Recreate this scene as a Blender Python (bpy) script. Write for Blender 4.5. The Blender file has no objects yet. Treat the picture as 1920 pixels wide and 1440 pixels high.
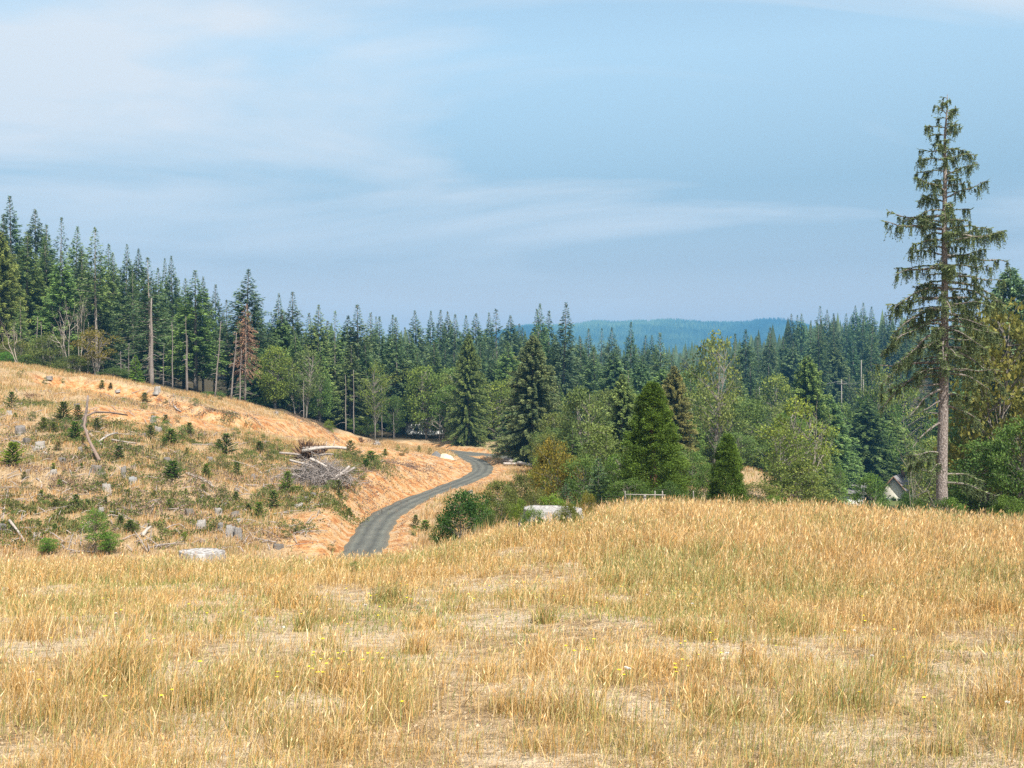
import bpy, math, random
import numpy as np
from mathutils import Vector
R = math.radians
scene = bpy.context.scene
COL = scene.collection
F = 1900.0; CZ = 14.0            # focal length in photo pixels, camera height above the road level zero

# ---------------------------------------------------------------- camera, world, sun, exposure
cam = bpy.data.cameras.new('camera'); camo = bpy.data.objects.new('camera', cam); COL.objects.link(camo)
camo.location = (0, 0, CZ); camo.rotation_euler = (R(90), 0, 0)
cam.sensor_width = 36.0; cam.lens = 36.0*F/1920.0; cam.clip_start = 0.1; cam.clip_end = 20000
scene.camera = camo
SUN_EL, SUN_AZ = 52.0, 150.0     # azimuth: clockwise from +Y (the view direction); the sun is behind, to the right
w = bpy.data.worlds.new('World'); scene.world = w; w.use_nodes = True
nt = w.node_tree; nt.nodes.clear()
def nd(t, typ, **k):
    n = t.nodes.new(typ)
    for a, b in k.items(): setattr(n, a, b)
    return n
out = nd(nt, 'ShaderNodeOutputWorld'); bg = nd(nt, 'ShaderNodeBackground')
sky = nd(nt, 'ShaderNodeTexSky', sky_type='NISHITA'); sky.sun_disc = False
sky.sun_elevation = R(SUN_EL); sky.sun_rotation = R(SUN_AZ); sky.air_density = 1.3; sky.dust_density = 2.0; sky.ozone_density = 3.0
tc = nd(nt, 'ShaderNodeTexCoord'); sep = nd(nt, 'ShaderNodeSeparateXYZ'); nt.links.new(tc.outputs['Generated'], sep.inputs[0])
# thin high cloud: noise on the plane the view direction meets far overhead
mz = nd(nt, 'ShaderNodeMath', operation='ADD'); mz.inputs[1].default_value = 0.16
nt.links.new(sep.outputs['Z'], mz.inputs[0])
dv = nd(nt, 'ShaderNodeVectorMath', operation='DIVIDE'); cmb = nd(nt, 'ShaderNodeCombineXYZ')
nt.links.new(mz.outputs[0], cmb.inputs[0]); nt.links.new(mz.outputs[0], cmb.inputs[1]); cmb.inputs[2].default_value = 1
nt.links.new(tc.outputs['Generated'], dv.inputs[0]); nt.links.new(cmb.outputs[0], dv.inputs[1])
mp = nd(nt, 'ShaderNodeMapping'); mp.inputs['Scale'].default_value = (0.42, 0.75, 0); mp.inputs['Location'].default_value = (1.2, 3.0, 0); mp.inputs['Rotation'].default_value = (0, 0, R(8))
nt.links.new(dv.outputs[0], mp.inputs[0])
no = nd(nt, 'ShaderNodeTexNoise'); no.inputs['Scale'].default_value = 1.3; no.inputs['Detail'].default_value = 8; no.inputs['Roughness'].default_value = 0.52; no.inputs['Distortion'].default_value = 0.7
nt.links.new(mp.outputs[0], no.inputs['Vector'])
cr = nd(nt, 'ShaderNodeValToRGB'); cr.color_ramp.elements[0].position = 0.44; cr.color_ramp.elements[1].position = 0.60
cr.color_ramp.elements[0].color = (0.03, 0.03, 0.03, 1); cr.color_ramp.elements[1].color = (0.85, 0.85, 0.85, 1)
nt.links.new(no.outputs['Fac'], cr.inputs[0])
tint = nd(nt, 'ShaderNodeMix', data_type='RGBA', blend_type='MULTIPLY'); tint.inputs[0].default_value = 1
# sky tint by height: horizon brightness and haze put into the colour
hr = nd(nt, 'ShaderNodeValToRGB'); e = hr.color_ramp.elements
HZN = [(0.0, (3.9, 2.5, 2.4)), (.03, (1.95, 1.38, 1.34)), (.06, (1.28, .93, .94)), (.115, (.90, .74, .735)), (.19, (.87, .835, .775)), (.31, (1.52, 1.40, 1.15)), (.6, (1.6, 1.5, 1.2))]
e[0].position = 0; e[0].color = (*HZN[0][1], 1); e[1].position = .6; e[1].color = (*HZN[-1][1], 1)
for p_, c_ in HZN[1:-1]: q_ = e.new(p_); q_.color = (*c_, 1)
nt.links.new(sep.outputs['Z'], hr.inputs[0])
nt.links.new(sky.outputs[0], tint.inputs[6]); nt.links.new(hr.outputs[0], tint.inputs[7])
mx = nd(nt, 'ShaderNodeMix', data_type='RGBA'); mx.inputs[7].default_value = (4.75, 4.85, 5.0, 1)
cf = nd(nt, 'ShaderNodeMapRange'); cf.inputs[1].default_value = 0.03; cf.inputs[2].default_value = 0.2; nt.links.new(sep.outputs['Z'], cf.inputs[0])
cm = nd(nt, 'ShaderNodeMath', operation='MULTIPLY'); nt.links.new(cf.outputs[0], cm.inputs[0]); nt.links.new(cr.outputs[0], cm.inputs[1])
nt.links.new(cm.outputs[0], mx.inputs[0]); nt.links.new(tint.outputs[2], mx.inputs[6])
nt.links.new(mx.outputs[2], bg.inputs[0]); bg.inputs[1].default_value = 0.10; nt.links.new(bg.outputs[0], out.inputs[0])
sl = bpy.data.lights.new('sun', 'SUN'); so = bpy.data.objects.new('sun', sl); COL.objects.link(so)
sl.energy = 4.9; sl.angle = R(0.6); sl.color = (1.0, 0.95, 0.86)
sv = Vector((math.sin(R(SUN_AZ))*math.cos(R(SUN_EL)), math.cos(R(SUN_AZ))*math.cos(R(SUN_EL)), math.sin(R(SUN_EL))))
so.rotation_euler = sv.to_track_quat('Z', 'Y').to_euler(); so.location = (30, -40, 80)
vs = scene.view_settings; vs.view_transform = 'Standard'; vs.look = 'None'; vs.gamma = 1; vs.exposure = 0.86
cy = scene.cycles; cy.use_denoising = False; cy.max_bounces = 5; cy.diffuse_bounces = 3; cy.glossy_bounces = 1; cy.transmission_bounces = 3; cy.transparent_max_bounces = 4; cy.volume_bounces = 0

# ---------------------------------------------------------------- mesh helpers
def mesh(name, V, faces, mat, v=None, smooth=False):
    """faces: list of (n,3)/(n,4) int arrays. v: per-vertex tone attribute."""
    V = np.asarray(V, np.float32)
    me = bpy.data.meshes.new(name); me.vertices.add(len(V)); me.vertices.foreach_set('co', V.ravel())
    if not isinstance(faces, list): faces = [faces]
    faces = [np.asarray(f, np.int32) for f in faces if len(f)]
    loops = np.concatenate([f.ravel() for f in faces])
    tot = np.concatenate([np.full(len(f), f.shape[1], np.int32) for f in faces])
    st = np.concatenate([[0], np.cumsum(tot)[:-1]]).astype(np.int32)
    me.loops.add(len(loops)); me.loops.foreach_set('vertex_index', loops)
    me.polygons.add(len(tot)); me.polygons.foreach_set('loop_start', st)
    if smooth: me.polygons.foreach_set('use_smooth', np.ones(len(tot), bool))
    me.update(calc_edges=True); me.validate()
    if v is not None:
        vv = np.asarray(v, np.float32)
        if vv.ndim == 1: a = me.attributes.new('v', 'FLOAT', 'POINT'); a.data.foreach_set('value', vv)
        else:
            a = me.color_attributes.new('c', 'FLOAT_COLOR', 'POINT'); a.data.foreach_set('color', np.c_[vv, np.ones(len(vv))].astype(np.float32).ravel())
    me.materials.append(mat)
    return me
def link(name, me, parent=None, loc=(0,0,0), color=None):
    o = bpy.data.objects.new(name, me); COL.objects.link(o); o.location = loc
    if parent: o.parent = parent
    if color is not None: o.color = (*color, 1)
    return o
def tag(o, label=None, cat=None, group=None, kind=None):
    if label: o['label'] = label
    if cat: o['category'] = cat
    if group: o['group'] = group
    if kind: o['kind'] = kind
    return o
class MB:
    def __init__(s): s.V = []; s.F3 = []; s.F4 = []; s.c = []; s.n = 0
    def add(s, V, F3=None, F4=None, c=0.5):
        V = np.asarray(V, float).reshape(-1, 3)
        if F3 is not None and len(F3): s.F3.append(np.asarray(F3)+s.n)
        if F4 is not None and len(F4): s.F4.append(np.asarray(F4)+s.n)
        s.V.append(V); c = np.asarray(c, float)
        s.c.append(np.full(len(V), c) if c.ndim == 0 else c); s.n += len(V)
    def tube(s, pts, rad, k=6, c=0.5, cap=True):
        pts = np.asarray(pts, float); n = len(pts); rad = np.broadcast_to(np.asarray(rad, float), (n,))
        T = np.gradient(pts, axis=0); T /= np.linalg.norm(T, axis=1)[:, None]+1e-9
        ref = np.array([0, 0, 1.0]) if abs(T[0][2]) < .8 else np.array([1.0, 0, 0])
        A = np.cross(T, ref); A /= np.linalg.norm(A, axis=1)[:, None]+1e-9; B = np.cross(T, A)
        th = np.arange(k)/k*2*math.pi
        V = pts[:, None]+rad[:, None, None]*(A[:, None]*np.cos(th)[None, :, None]+B[:, None]*np.sin(th)[None, :, None])
        i = np.arange(n-1)[:, None]*k; j = np.arange(k)[None]; j2 = (j+1) % k
        Fq = np.stack([i+j, i+j2, i+k+j2, i+k+j], -1).reshape(-1, 4)
        F3 = []
        V = V.reshape(-1, 3)
        if cap:
            V = np.vstack([V, pts[:1], pts[-1:]]); m = n*k
            F3 = [(m, (q+1) % k, q) for q in range(k)]+[(m+1, (n-1)*k+q, (n-1)*k+(q+1) % k) for q in range(k)]
        s.add(V, F3, Fq, c)
    def box(s, c0, sz, rz=0, c=0.5):
        x, y, z = np.array(sz)/2
        V = np.array([(a*x, b*y, d*z) for d in (-1, 1) for a, b in ((-1,-1),(1,-1),(1,1),(-1,1))])
        cs, sn = math.cos(rz), math.sin(rz)
        V = np.c_[V[:,0]*cs-V[:,1]*sn, V[:,0]*sn+V[:,1]*cs, V[:,2]]+np.array(c0)
        s.add(V, None, [(0,3,2,1),(4,5,6,7),(0,1,5,4),(1,2,6,5),(2,3,7,6),(3,0,4,7)], c)
    def diam(s, a, d, side, c):
        """n diamonds: root a, direction*length d, side vector (half width)"""
        n = len(a); V = np.stack([a, a+d*.45+side, a+d, a+d*.45-side], 1).reshape(-1, 3)
        s.add(V, None, np.arange(n*4).reshape(n, 4), np.repeat(c, 4) if np.ndim(c) else c)
    def mesh(s, name, mat, smooth=False):
        F = []
        if s.F3: F.append(np.concatenate(s.F3))
        if s.F4: F.append(np.concatenate(s.F4))
        return mesh(name, np.concatenate(s.V), F, mat, np.concatenate(s.c), smooth)
def unit(v): return v/(np.linalg.norm(v, axis=-1, keepdims=True)+1e-9)

def vnoise(x, y, seed=0):
    xi = np.floor(x).astype(np.int64); yi = np.floor(y).astype(np.int64); fx = x-xi; fy = y-yi
    fx = fx*fx*(3-2*fx); fy = fy*fy*(3-2*fy)
    def h(a, b):
        q = (a*374761393+b*668265263+seed*982451653) & 0xFFFFFFFF; q = ((q ^ (q >> 13))*1274126177) & 0xFFFFFFFF
        return ((q ^ (q >> 16)) & 0xFFFF)/65535.0
    return (h(xi,yi)*(1-fx)+h(xi+1,yi)*fx)*(1-fy)+(h(xi,yi+1)*(1-fx)+h(xi+1,yi+1)*fx)*fy
def fbm(x, y, o=4, seed=0):
    s = 0; a = .5; t = 0
    for k in range(o): s = s+a*vnoise(x*2**k, y*2**k, seed+k); t += a; a *= .5
    return s/t
def sstep(a, b, x): t = np.clip((x-a)/(b-a), 0, 1); return t*t*(3-2*t)

# ---------------------------------------------------------------- terrain heights (height relative to the eye at distances)
NEAR = [(-60,-2.2),(0,-1.55),(5,-1.8),(9,-2.35),(15,-3.05)]
FARZ = [(700,2),(1500,-10),(3000,-10),(9000,-10)]
TAB = {
 -2600: [(22,-3.6),(40,-8),(60,-8),(140,4),(250,8),(400,12)],
 -500: [(22,-3.9),(30,-6),(45,-11),(58,-11.8),(75,-8),(100,-2.5),(125,3),(145,6),(250,9),(400,14)],
 0:    [(22,-3.95),(30,-6),(45,-11),(58,-12.2),(75,-9.2),(100,-4.6),(120,-1),(140,2.6),(160,3.2),(250,6),(400,10)],
 250:  [(22,-3.95),(30,-6),(45,-11),(60,-12.1),(80,-9),(100,-5.6),(120,-2.6),(140,0.5),(150,0.4),(170,0),(250,3),(400,8)],
 450:  [(22,-3.9),(30,-6),(45,-11),(60,-12.3),(75,-10.8),(100,-8.3),(122,-6.3),(135,-4.4),(150,-2.9),(160,-3.1),(200,-3),(260,0),(400,6)],
 560:  [(22,-3.85),(30,-6),(45,-11),(62,-12.3),(78,-11),(100,-8.9),(120,-7.9),(140,-6.6),(155,-5.0),(168,-5.2),(200,-5.5),(260,-4),(400,2)],
 650:  [(22,-3.85),(30,-6),(45,-11),(62,-12.4),(72,-12),(82,-10),(95,-8.8),(110,-8.7),(130,-8.9),(150,-8.7),(168,-8.0),(178,-8.6),(205,-10),(300,-6),(400,-1)],
 760:  [(22,-3.75),(30,-5.6),(45,-9.5),(65,-12.1),(90,-11.9),(100,-10.6),(112,-9.6),(140,-9.2),(155,-10.2),(185,-11.7),(205,-11),(300,-7),(420,-1)],
 870:  [(22,-3.55),(35,-5.7),(50,-7.8),(70,-10.4),(88,-11.9),(110,-12),(135,-12),(150,-11.0),(168,-11.4),(190,-11.9),(205,-11.3),(300,-8),(420,-2)],
 1000: [(24,-3.25),(35,-5.0),(60,-8.6),(90,-11.3),(120,-12),(165,-12),(200,-12.2),(260,-14),(330,-10),(450,-3)],
 1200: [(26,-3.25),(40,-5.2),(55,-6.8),(80,-9.8),(120,-13),(200,-18),(300,-19),(400,-16),(600,-14)],
 1400: [(26,-3.35),(40,-5.6),(70,-9.3),(90,-10.9),(110,-10.6),(125,-10),(140,-11),(200,-20),(300,-20),(400,-8),(500,0)],
 1600: [(26,-3.4),(40,-5.8),(70,-12),(120,-19),(200,-24),(300,-22),(350,-12),(430,0),(520,9)],
 1900: [(24,-3.6),(35,-5.4),(60,-8.8),(100,-14),(160,-20),(220,-22),(300,-17),(400,0),(520,10)],
 4500: [(24,-3.6),(60,-9),(120,-14),(220,-18),(400,0),(520,10)],
}
_q = np.linspace(0, math.sqrt(9060), 900); _d = _q*_q-60
_px = np.linspace(-2600, 4500, 1421)
_cols = sorted(TAB); _cz = np.array([np.interp(_d, [a for a, b in NEAR+TAB[c]+FARZ], [b for a, b in NEAR+TAB[c]+FARZ]) for c in _cols])
_T = np.array([np.interp(_px, _cols, _cz[:, j]) for j in range(len(_d))])   # [d, px]
def _blur(A, s, ax):
    r = int(3*s); k = np.exp(-.5*(np.arange(-r, r+1)/s)**2); k /= k.sum()
    P = np.pad(A, [(r, r) if i == ax else (0, 0) for i in (0, 1)], mode='edge')
    return sum(k[i]*np.take(P, np.arange(i, i+A.shape[ax]), axis=ax) for i in range(2*r+1))
_T = _blur(_blur(_T, 1.6, 0), 7.0, 1)
def base_h(X, Y):
    X = np.asarray(X, float); Y = np.asarray(Y, float)
    px = 960+X/np.maximum(Y, 9)*F
    u = np.clip((px-_px[0])/(_px[1]-_px[0]), 0, len(_px)-1.001); q = np.clip(np.sqrt(np.maximum(Y+60, 0))/(_q[1]-_q[0]), 0, len(_q)-1.001)
    i = q.astype(int); j = u.astype(int); a = q-i; b = u-j
    z = (_T[i,j]*(1-b)+_T[i,j+1]*b)*(1-a)+(_T[i+1,j]*(1-b)+_T[i+1,j+1]*b)*a
    n = (fbm(X/9, Y/9, 3, 5)-.5)*np.interp(Y, [0, 15, 60, 200, 600], [.15, .35, 1.3, 1.6, 5])+(fbm(X/1.4, Y/1.4, 2, 9)-.5)*np.interp(Y, [0, 30, 60], [.10, .22, .45])
    return z+n
def P(px, py, d): return np.array([(px-960)/F*d, d, CZ-(py-720)/F*d])
def spline(pts, n=12):
    p = np.array(pts, float); p = np.vstack([2*p[0]-p[1], p, 2*p[-1]-p[-2]]); o = []
    for i in range(1, len(p)-2):
        for t in np.arange(n)/n:
            o.append(.5*((2*p[i])+(-p[i-1]+p[i+1])*t+(2*p[i-1]-5*p[i]+4*p[i+1]-p[i+2])*t*t+(-p[i-1]+3*p[i]-3*p[i+1]+p[i+2])*t**3))
    o.append(p[-2]); return np.array(o)
ROADS = [  # (centre line, half width)
 (spline([P(610,1125,57),P(652,1066,65.5),P(684,1028,74),P(703,990,84.5),P(726,965,93),P(773,940,104),P(838,915,117),P(893,892,132.5),P(905,878,144),P(893,865,157),P(862,855,169),P(820,847,180)]), 1.55),
 (spline([P(690,845,176),P(767,838.5,192),P(850,848,178),P(960,858,165),P(1060,867,155),P(1200,880,140)]), 2.9),
 (spline([P(180,778,133),P(300,796,130),P(400,808,128),P(535,828,134),P(610,838,146),P(690,845,176)]), 1.6),
]
def road_near(X, Y, k):
    C, hw = ROADS[k]; best = np.full(X.shape, 1e9); zz = np.zeros(X.shape)
    for a, b in zip(C[:-1], C[1:]):
        d = b[:2]-a[:2]; L = d@d+1e-9; t = np.clip(((X-a[0])*d[0]+(Y-a[1])*d[1])/L, 0, 1)
        r = np.hypot(X-a[0]-t*d[0], Y-a[1]-t*d[1]); m = r < best; best = np.where(m, r, best); zz = np.where(m, a[2]+t*(b[2]-a[2]), zz)
    return best, zz
def terrain(X, Y, want_bare=False):
    X = np.asarray(X, float); Y = np.asarray(Y, float); sh = X.shape; X = X.ravel(); Y = Y.ravel()
    z = base_h(X, Y)+CZ; bare = np.zeros(X.shape)
    m = (np.abs(X) < 110) & (Y > 40) & (Y < 260); xm, ym = X[m], Y[m]; zm = z[m]; bm = np.zeros(xm.shape); rd = np.full(xm.shape, 1e9)
    for k in range(3):
        r, rz = road_near(xm, ym, k); hw = ROADS[k][1]; rr = np.maximum(r-hw-.35, 0)
        wob = .25*(fbm(xm*.8, ym*.8, 3, 31)-.5)*np.clip(rr, 0, 1)
        up = rz+(rr*(.78+.5*(fbm(xm/5, ym/5, 2, 77)-.5)))+wob*2; dn = rz-rr*.55+wob
        far = sstep(9, 16, rr); z2 = np.clip(zm, dn, up); z2 = z2*(1-far)+zm*far
        bm = np.maximum(bm, sstep(.12, .7, np.abs(z2-zm))*(1-sstep(6, 11, rr))); bm = np.maximum(bm, (1-sstep(.2, 2.6, rr+1.2*(fbm(xm/2, ym/2, 3, 8)-.5)))*.95)
        zm = z2; rd = np.minimum(rd, rr)
    z[m] = zm; bare[m] = bm
    if want_bare: return z.reshape(sh), bare.reshape(sh)
    return z.reshape(sh)
def th(x, y): return float(terrain(np.array([x]), np.array([y]))[0])
def hit(px, py, dmin, dmax):
    """point of the ground first met by the ray through a photo position, between two distances"""
    d = np.linspace(dmin, dmax, 500); X = (px-960)/F*d; g = terrain(X, d); pg = 720+(CZ-g)*F/d
    i = np.argmax(pg <= py) if (pg <= py).any() else int(np.argmin(pg))
    return np.array([X[i], d[i], g[i]])
def ground_at(px, d): x = (px-960)/F*d; return np.array([x, d, th(x, d)])

# ---------------------------------------------------------------- materials
def mat(name):
    m = bpy.data.materials.new(name); m.use_nodes = True; t = m.node_tree; b = t.nodes['Principled BSDF']
    b.inputs['Roughness'].default_value = .9; b.inputs['Specular IOR Level'].default_value = .12
    return m, t, b
def ramp(t, pairs):
    r = nd(t, 'ShaderNodeValToRGB'); e = r.color_ramp.elements
    while len(e) > 1: e.remove(e[-1])
    e[0].position = pairs[0][0]; e[0].color = (*pairs[0][1], 1)
    for p, c in pairs[1:]: q = e.new(p); q.color = (*c, 1)
    return r
def noise(t, scale, detail=5, rough=.55, vec=None, dist=0):
    n = nd(t, 'ShaderNodeTexNoise'); n.inputs['Scale'].default_value = scale; n.inputs['Detail'].default_value = detail; n.inputs['Roughness'].default_value = rough; n.inputs['Distortion'].default_value = dist
    if vec is None:
        g = nd(t, 'ShaderNodeNewGeometry'); vec = g.outputs['Position']
    t.links.new(vec, n.inputs['Vector']); return n
def mixc(t, fac, a, b, mode='MIX'):
    m = nd(t, 'ShaderNodeMix', data_type='RGBA', blend_type=mode)
    for s, x in ((m.inputs[0], fac), (m.inputs[6], a), (m.inputs[7], b)):
        if isinstance(x, (int, float)): s.default_value = x
        elif isinstance(x, tuple): s.default_value = (*x, 1)
        else: t.links.new(x, s)
    return m.outputs[2]
def foliage(name, pairs, trans=.3, tcol=None):
    """tone attribute v -> colour, times the object's own colour; thin leaves let some light through"""
    m, t, b = mat(name); a = nd(t, 'ShaderNodeAttribute', attribute_name='v'); r = ramp(t, pairs); t.links.new(a.outputs['Fac'], r.inputs[0])
    oi = nd(t, 'ShaderNodeObjectInfo'); c = mixc(t, 1.0, r.outputs[0], oi.outputs['Color'], 'MULTIPLY')
    t.links.new(c, b.inputs['Base Color']); b.inputs['Roughness'].default_value = .65; b.inputs['Specular IOR Level'].default_value = .25
    tr = nd(t, 'ShaderNodeBsdfTranslucent'); t.links.new(c, tr.inputs[0]); ms = nd(t, 'ShaderNodeMixShader'); ms.inputs[0].default_value = trans
    t.links.new(b.outputs[0], ms.inputs[1]); t.links.new(tr.outputs[0], ms.inputs[2]); t.links.new(ms.outputs[0], t.nodes['Material Output'].inputs[0]); return m
def simple(name, pairs, scale=4, rough=.9, bump=0, stretch=None, obj=False):
    m, t, b = mat(name); tcn = nd(t, 'ShaderNodeTexCoord'); v = tcn.outputs['Object']
    if stretch: mpn = nd(t, 'ShaderNodeMapping'); mpn.inputs['Scale'].default_value = stretch; t.links.new(v, mpn.inputs[0]); v = mpn.outputs[0]
    n = noise(t, scale, 6, .6, v); r = ramp(t, pairs); t.links.new(n.outputs[0], r.inputs[0]); c = r.outputs[0]
    if obj: oi = nd(t, 'ShaderNodeObjectInfo'); c = mixc(t, 1.0, c, oi.outputs['Color'], 'MULTIPLY')
    t.links.new(c, b.inputs['Base Color']); b.inputs['Roughness'].default_value = rough
    if bump: bp = nd(t, 'ShaderNodeBump'); bp.inputs['Strength'].default_value = bump; bp.inputs['Distance'].default_value = .05; t.links.new(n.outputs[0], bp.inputs['Height']); t.links.new(bp.outputs[0], b.inputs['Normal'])
    return m
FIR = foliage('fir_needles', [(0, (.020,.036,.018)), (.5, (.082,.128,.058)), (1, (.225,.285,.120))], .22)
CED = foliage('cedar_foliage', [(0, (.030,.050,.012)), (.5, (.080,.130,.022)), (1, (.150,.220,.040))], .3)
LEAF = foliage('leaves', [(0, (.035,.058,.018)), (.5, (.115,.158,.050)), (1, (.27,.31,.11))], .38)
HERO = foliage('spruce_needles', [(0, (.050,.075,.034)), (.5, (.115,.155,.066)), (1, (.23,.29,.10))], .35)
BARK = simple('grey_bark', [(.3, (.10,.085,.072)), (.55, (.22,.195,.17)), (.75, (.36,.33,.30))], 3, bump=.6, stretch=(4,4,1), obj=True)
HBARK = simple('scaly_spruce_bark', [(.32, (.07,.058,.052)), (.5, (.19,.16,.145)), (.62, (.33,.29,.27)), (.75, (.50,.48,.45))], 7, bump=1.0, stretch=(3,3,1.6))
DEADW = simple('weathered_wood', [(.25, (.10,.085,.075)), (.5, (.28,.25,.23)), (.72, (.52,.49,.46))], 5, bump=.7, stretch=(5,5,1), obj=True)
ROOT = simple('brown_root_wood', [(.3, (.06,.035,.022)), (.55, (.17,.10,.06)), (.75, (.36,.26,.19))], 5, bump=.7)
GRASS = None
def grass_mat():
    m, t, b = mat('dry_grass_blades'); a = nd(t, 'ShaderNodeAttribute', attribute_name='c')
    t.links.new(a.outputs['Color'], b.inputs['Base Color']); b.inputs['Roughness'].default_value = .6; b.inputs['Specular IOR Level'].default_value = .2
    tr = nd(t, 'ShaderNodeBsdfTranslucent'); t.links.new(a.outputs['Color'], tr.inputs[0]); ms = nd(t, 'ShaderNodeMixShader'); ms.inputs[0].default_value = .3
    t.links.new(b.outputs[0], ms.inputs[1]); t.links.new(tr.outputs[0], ms.inputs[2]); t.links.new(ms.outputs[0], t.nodes['Material Output'].inputs[0]); return m
GRASS = grass_mat()

# ---------------------------------------------------------------- ground sheet
def axis_x():
    a = np.arange(0, 75, .42); b = 75+np.cumsum(.42*1.09**np.arange(1, 95)); b = b[b < 7500]; h = np.r_[a, b, 7500]
    return np.r_[-h[:0:-1], h]
def axis_y():
    a = np.arange(-3, 35, .22); b = np.arange(35, 200, .42); c = 200+np.cumsum(.42*1.07**np.arange(1, 120)); c = c[c < 8800]
    return np.r_[-600, -300, -120, -60, -30, -16, -9, -5, a, b, c, 8800]
gx, gy = axis_x(), axis_y(); GX, GY = np.meshgrid(gx, gy); GZ, BARE = terrain(GX, GY, True)
# bare scraped earth away from the tracks, and greener ground
def blob(X, Y, c, rx, ry, s=0): return np.clip(1.25-np.hypot((X-c[0])/rx, (Y-c[1])/ry)-.9*(fbm(X/3+s, Y/3, 4, 41)-.5), 0, 1)
BARE = BARE*(.72+.5*fbm(GX/2.5, GY/2.5, 3, 4))
for px, py, rx, ry in ((790,870,9,20),(860,868,5,12),(700,935,4,9),(590,985,3.0,7),(620,1010,3,6),(640,822,8,7),(520,795,9,8),(190,772,4,3),(250,779,4.5,3.5),(300,783,4.5,3.5),(350,787,4.5,3.5),(400,793,4.5,3.5),(450,800,4.5,3.5),(490,803,4.5,4),(540,808,5,4),(590,814,6,4),(235,770,4,2),(690,838,7,8)):
    c = hit(px, py, 56, 175); BARE = np.maximum(BARE, np.clip(blob(GX, GY, c, rx, ry)*2.2, 0, 1)*.95)
GREEN = sstep(130, 190, GY)*sstep(-20, 25, GX)
FOREST = np.maximum(sstep(205, 225, GY)*(1-sstep(20, 60, GX)), 0)
FOREST = np.maximum(FOREST, sstep(0, 5, GY-np.interp(960+GX/np.maximum(GY, 9)*F, [-600, 0, 250, 420, 560, 650, 800, 1000], [150, 150, 147, 158, 166, 184, 202, 205]))*(GX < 12))
FOREST = np.maximum(FOREST, sstep(232, 250, GY))
ny, nx = GX.shape; idx = np.arange(nx*ny).reshape(ny, nx)
Fq = np.stack([idx[:-1,:-1], idx[:-1,1:], idx[1:,1:], idx[1:,:-1]], -1).reshape(-1, 4)
gm, t, b = mat('ground_earth_and_thatch')
ge = nd(t, 'ShaderNodeNewGeometry'); pos = ge.outputs['Position']
att = nd(t, 'ShaderNodeAttribute', attribute_name='c'); sp = nd(t, 'ShaderNodeSeparateColor'); t.links.new(att.outputs['Color'], sp.inputs[0])
n1 = noise(t, .9, 8, .62, pos); n2 = noise(t, 7, 6, .65, pos); n3 = noise(t, .12, 4, .5, pos); n4 = noise(t, 35, 4, .6, pos)
th1 = ramp(t, [(.3, (.15,.105,.062)), (.45, (.30,.205,.115)), (.6, (.44,.31,.175)), (.75, (.52,.40,.25))]); t.links.new(n2.outputs[0], th1.inputs[0])
sand = ramp(t, [(.3, (.27,.195,.12)), (.45, (.47,.36,.24)), (.7, (.60,.49,.35))]); t.links.new(n2.outputs[0], sand.inputs[0])
ora = ramp(t, [(.30, (.26,.10,.04)), (.43, (.42,.195,.075)), (.53, (.50,.31,.15)), (.62, (.47,.335,.215)), (.8, (.54,.42,.30))]); t.links.new(n1.outputs[0], ora.inputs[0])
streak = noise(t, 1.5, 6, .6, None, .4)
spk = ramp(t, [(.30, (.45,.38,.33)), (.42, (1,1,1))]); t.links.new(n4.outputs[0], spk.inputs[0])
crm = ramp(t, [(.36, (.50,.42,.36)), (.47, (.95,.93,.9)), (.6, (1.08,1.06,1.04))]); t.links.new(n2.outputs[0], crm.inputs[0])
ora2 = mixc(t, .9, mixc(t, .8, ora.outputs[0], spk.outputs[0], 'MULTIPLY'), crm.outputs[0], 'MULTIPLY')
grn = ramp(t, [(.3, (.07,.09,.03)), (.7, (.17,.19,.07))]); t.links.new(n2.outputs[0], grn.inputs[0])
# near plateau: sand shows through thatch in patches
pr = ramp(t, [(.44, (0,0,0)), (.56, (1,1,1))]); t.links.new(n1.outputs[0], pr.inputs[0])
sy = nd(t, 'ShaderNodeSeparateXYZ'); t.links.new(pos, sy.inputs[0])
mr = nd(t, 'ShaderNodeMapRange'); mr.inputs[1].default_value = 24; mr.inputs[2].default_value = 34; mr.inputs[3].default_value = 1; mr.inputs[4].default_value = .15; t.links.new(sy.outputs['Y'], mr.inputs[0])
pf = nd(t, 'ShaderNodeMath', operation='MULTIPLY'); t.links.new(pr.outputs[0], pf.inputs[0]); t.links.new(mr.outputs[0], pf.inputs[1])
c0 = mixc(t, pf.outputs[0], th1.outputs[0], sand.outputs[0]); c0 = mixc(t, sp.outputs[1], c0, grn.outputs[0]); c0 = mixc(t, sp.outputs[0], c0, ora2)
fl = ramp(t, [(.3, (.035,.030,.018)), (.7, (.09,.07,.04))]); t.links.new(n2.outputs[0], fl.inputs[0])
c0 = mixc(t, sp.outputs[2], c0, fl.outputs[0])
t.links.new(c0, b.inputs['Base Color']); b.inputs['Roughness'].default_value = 1
ba = nd(t, 'ShaderNodeMath', operation='ADD'); t.links.new(n2.outputs[0], ba.inputs[0]); t.links.new(n1.outputs[0], ba.inputs[1])
bp = nd(t, 'ShaderNodeBump'); bp.inputs['Strength'].default_value = .8; bp.inputs['Distance'].default_value = .25; t.links.new(ba.outputs[0], bp.inputs['Height']); t.links.new(bp.outputs[0], b.inputs['Normal'])
gme = mesh('ground', np.c_[GX.ravel(), GY.ravel(), GZ.ravel()], Fq, gm, np.c_[BARE.ravel(), GREEN.ravel(), FOREST.ravel()], True)
tag(link('ground', gme), 'sandy slopes and hollows under dry grass', kind='structure')

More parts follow.
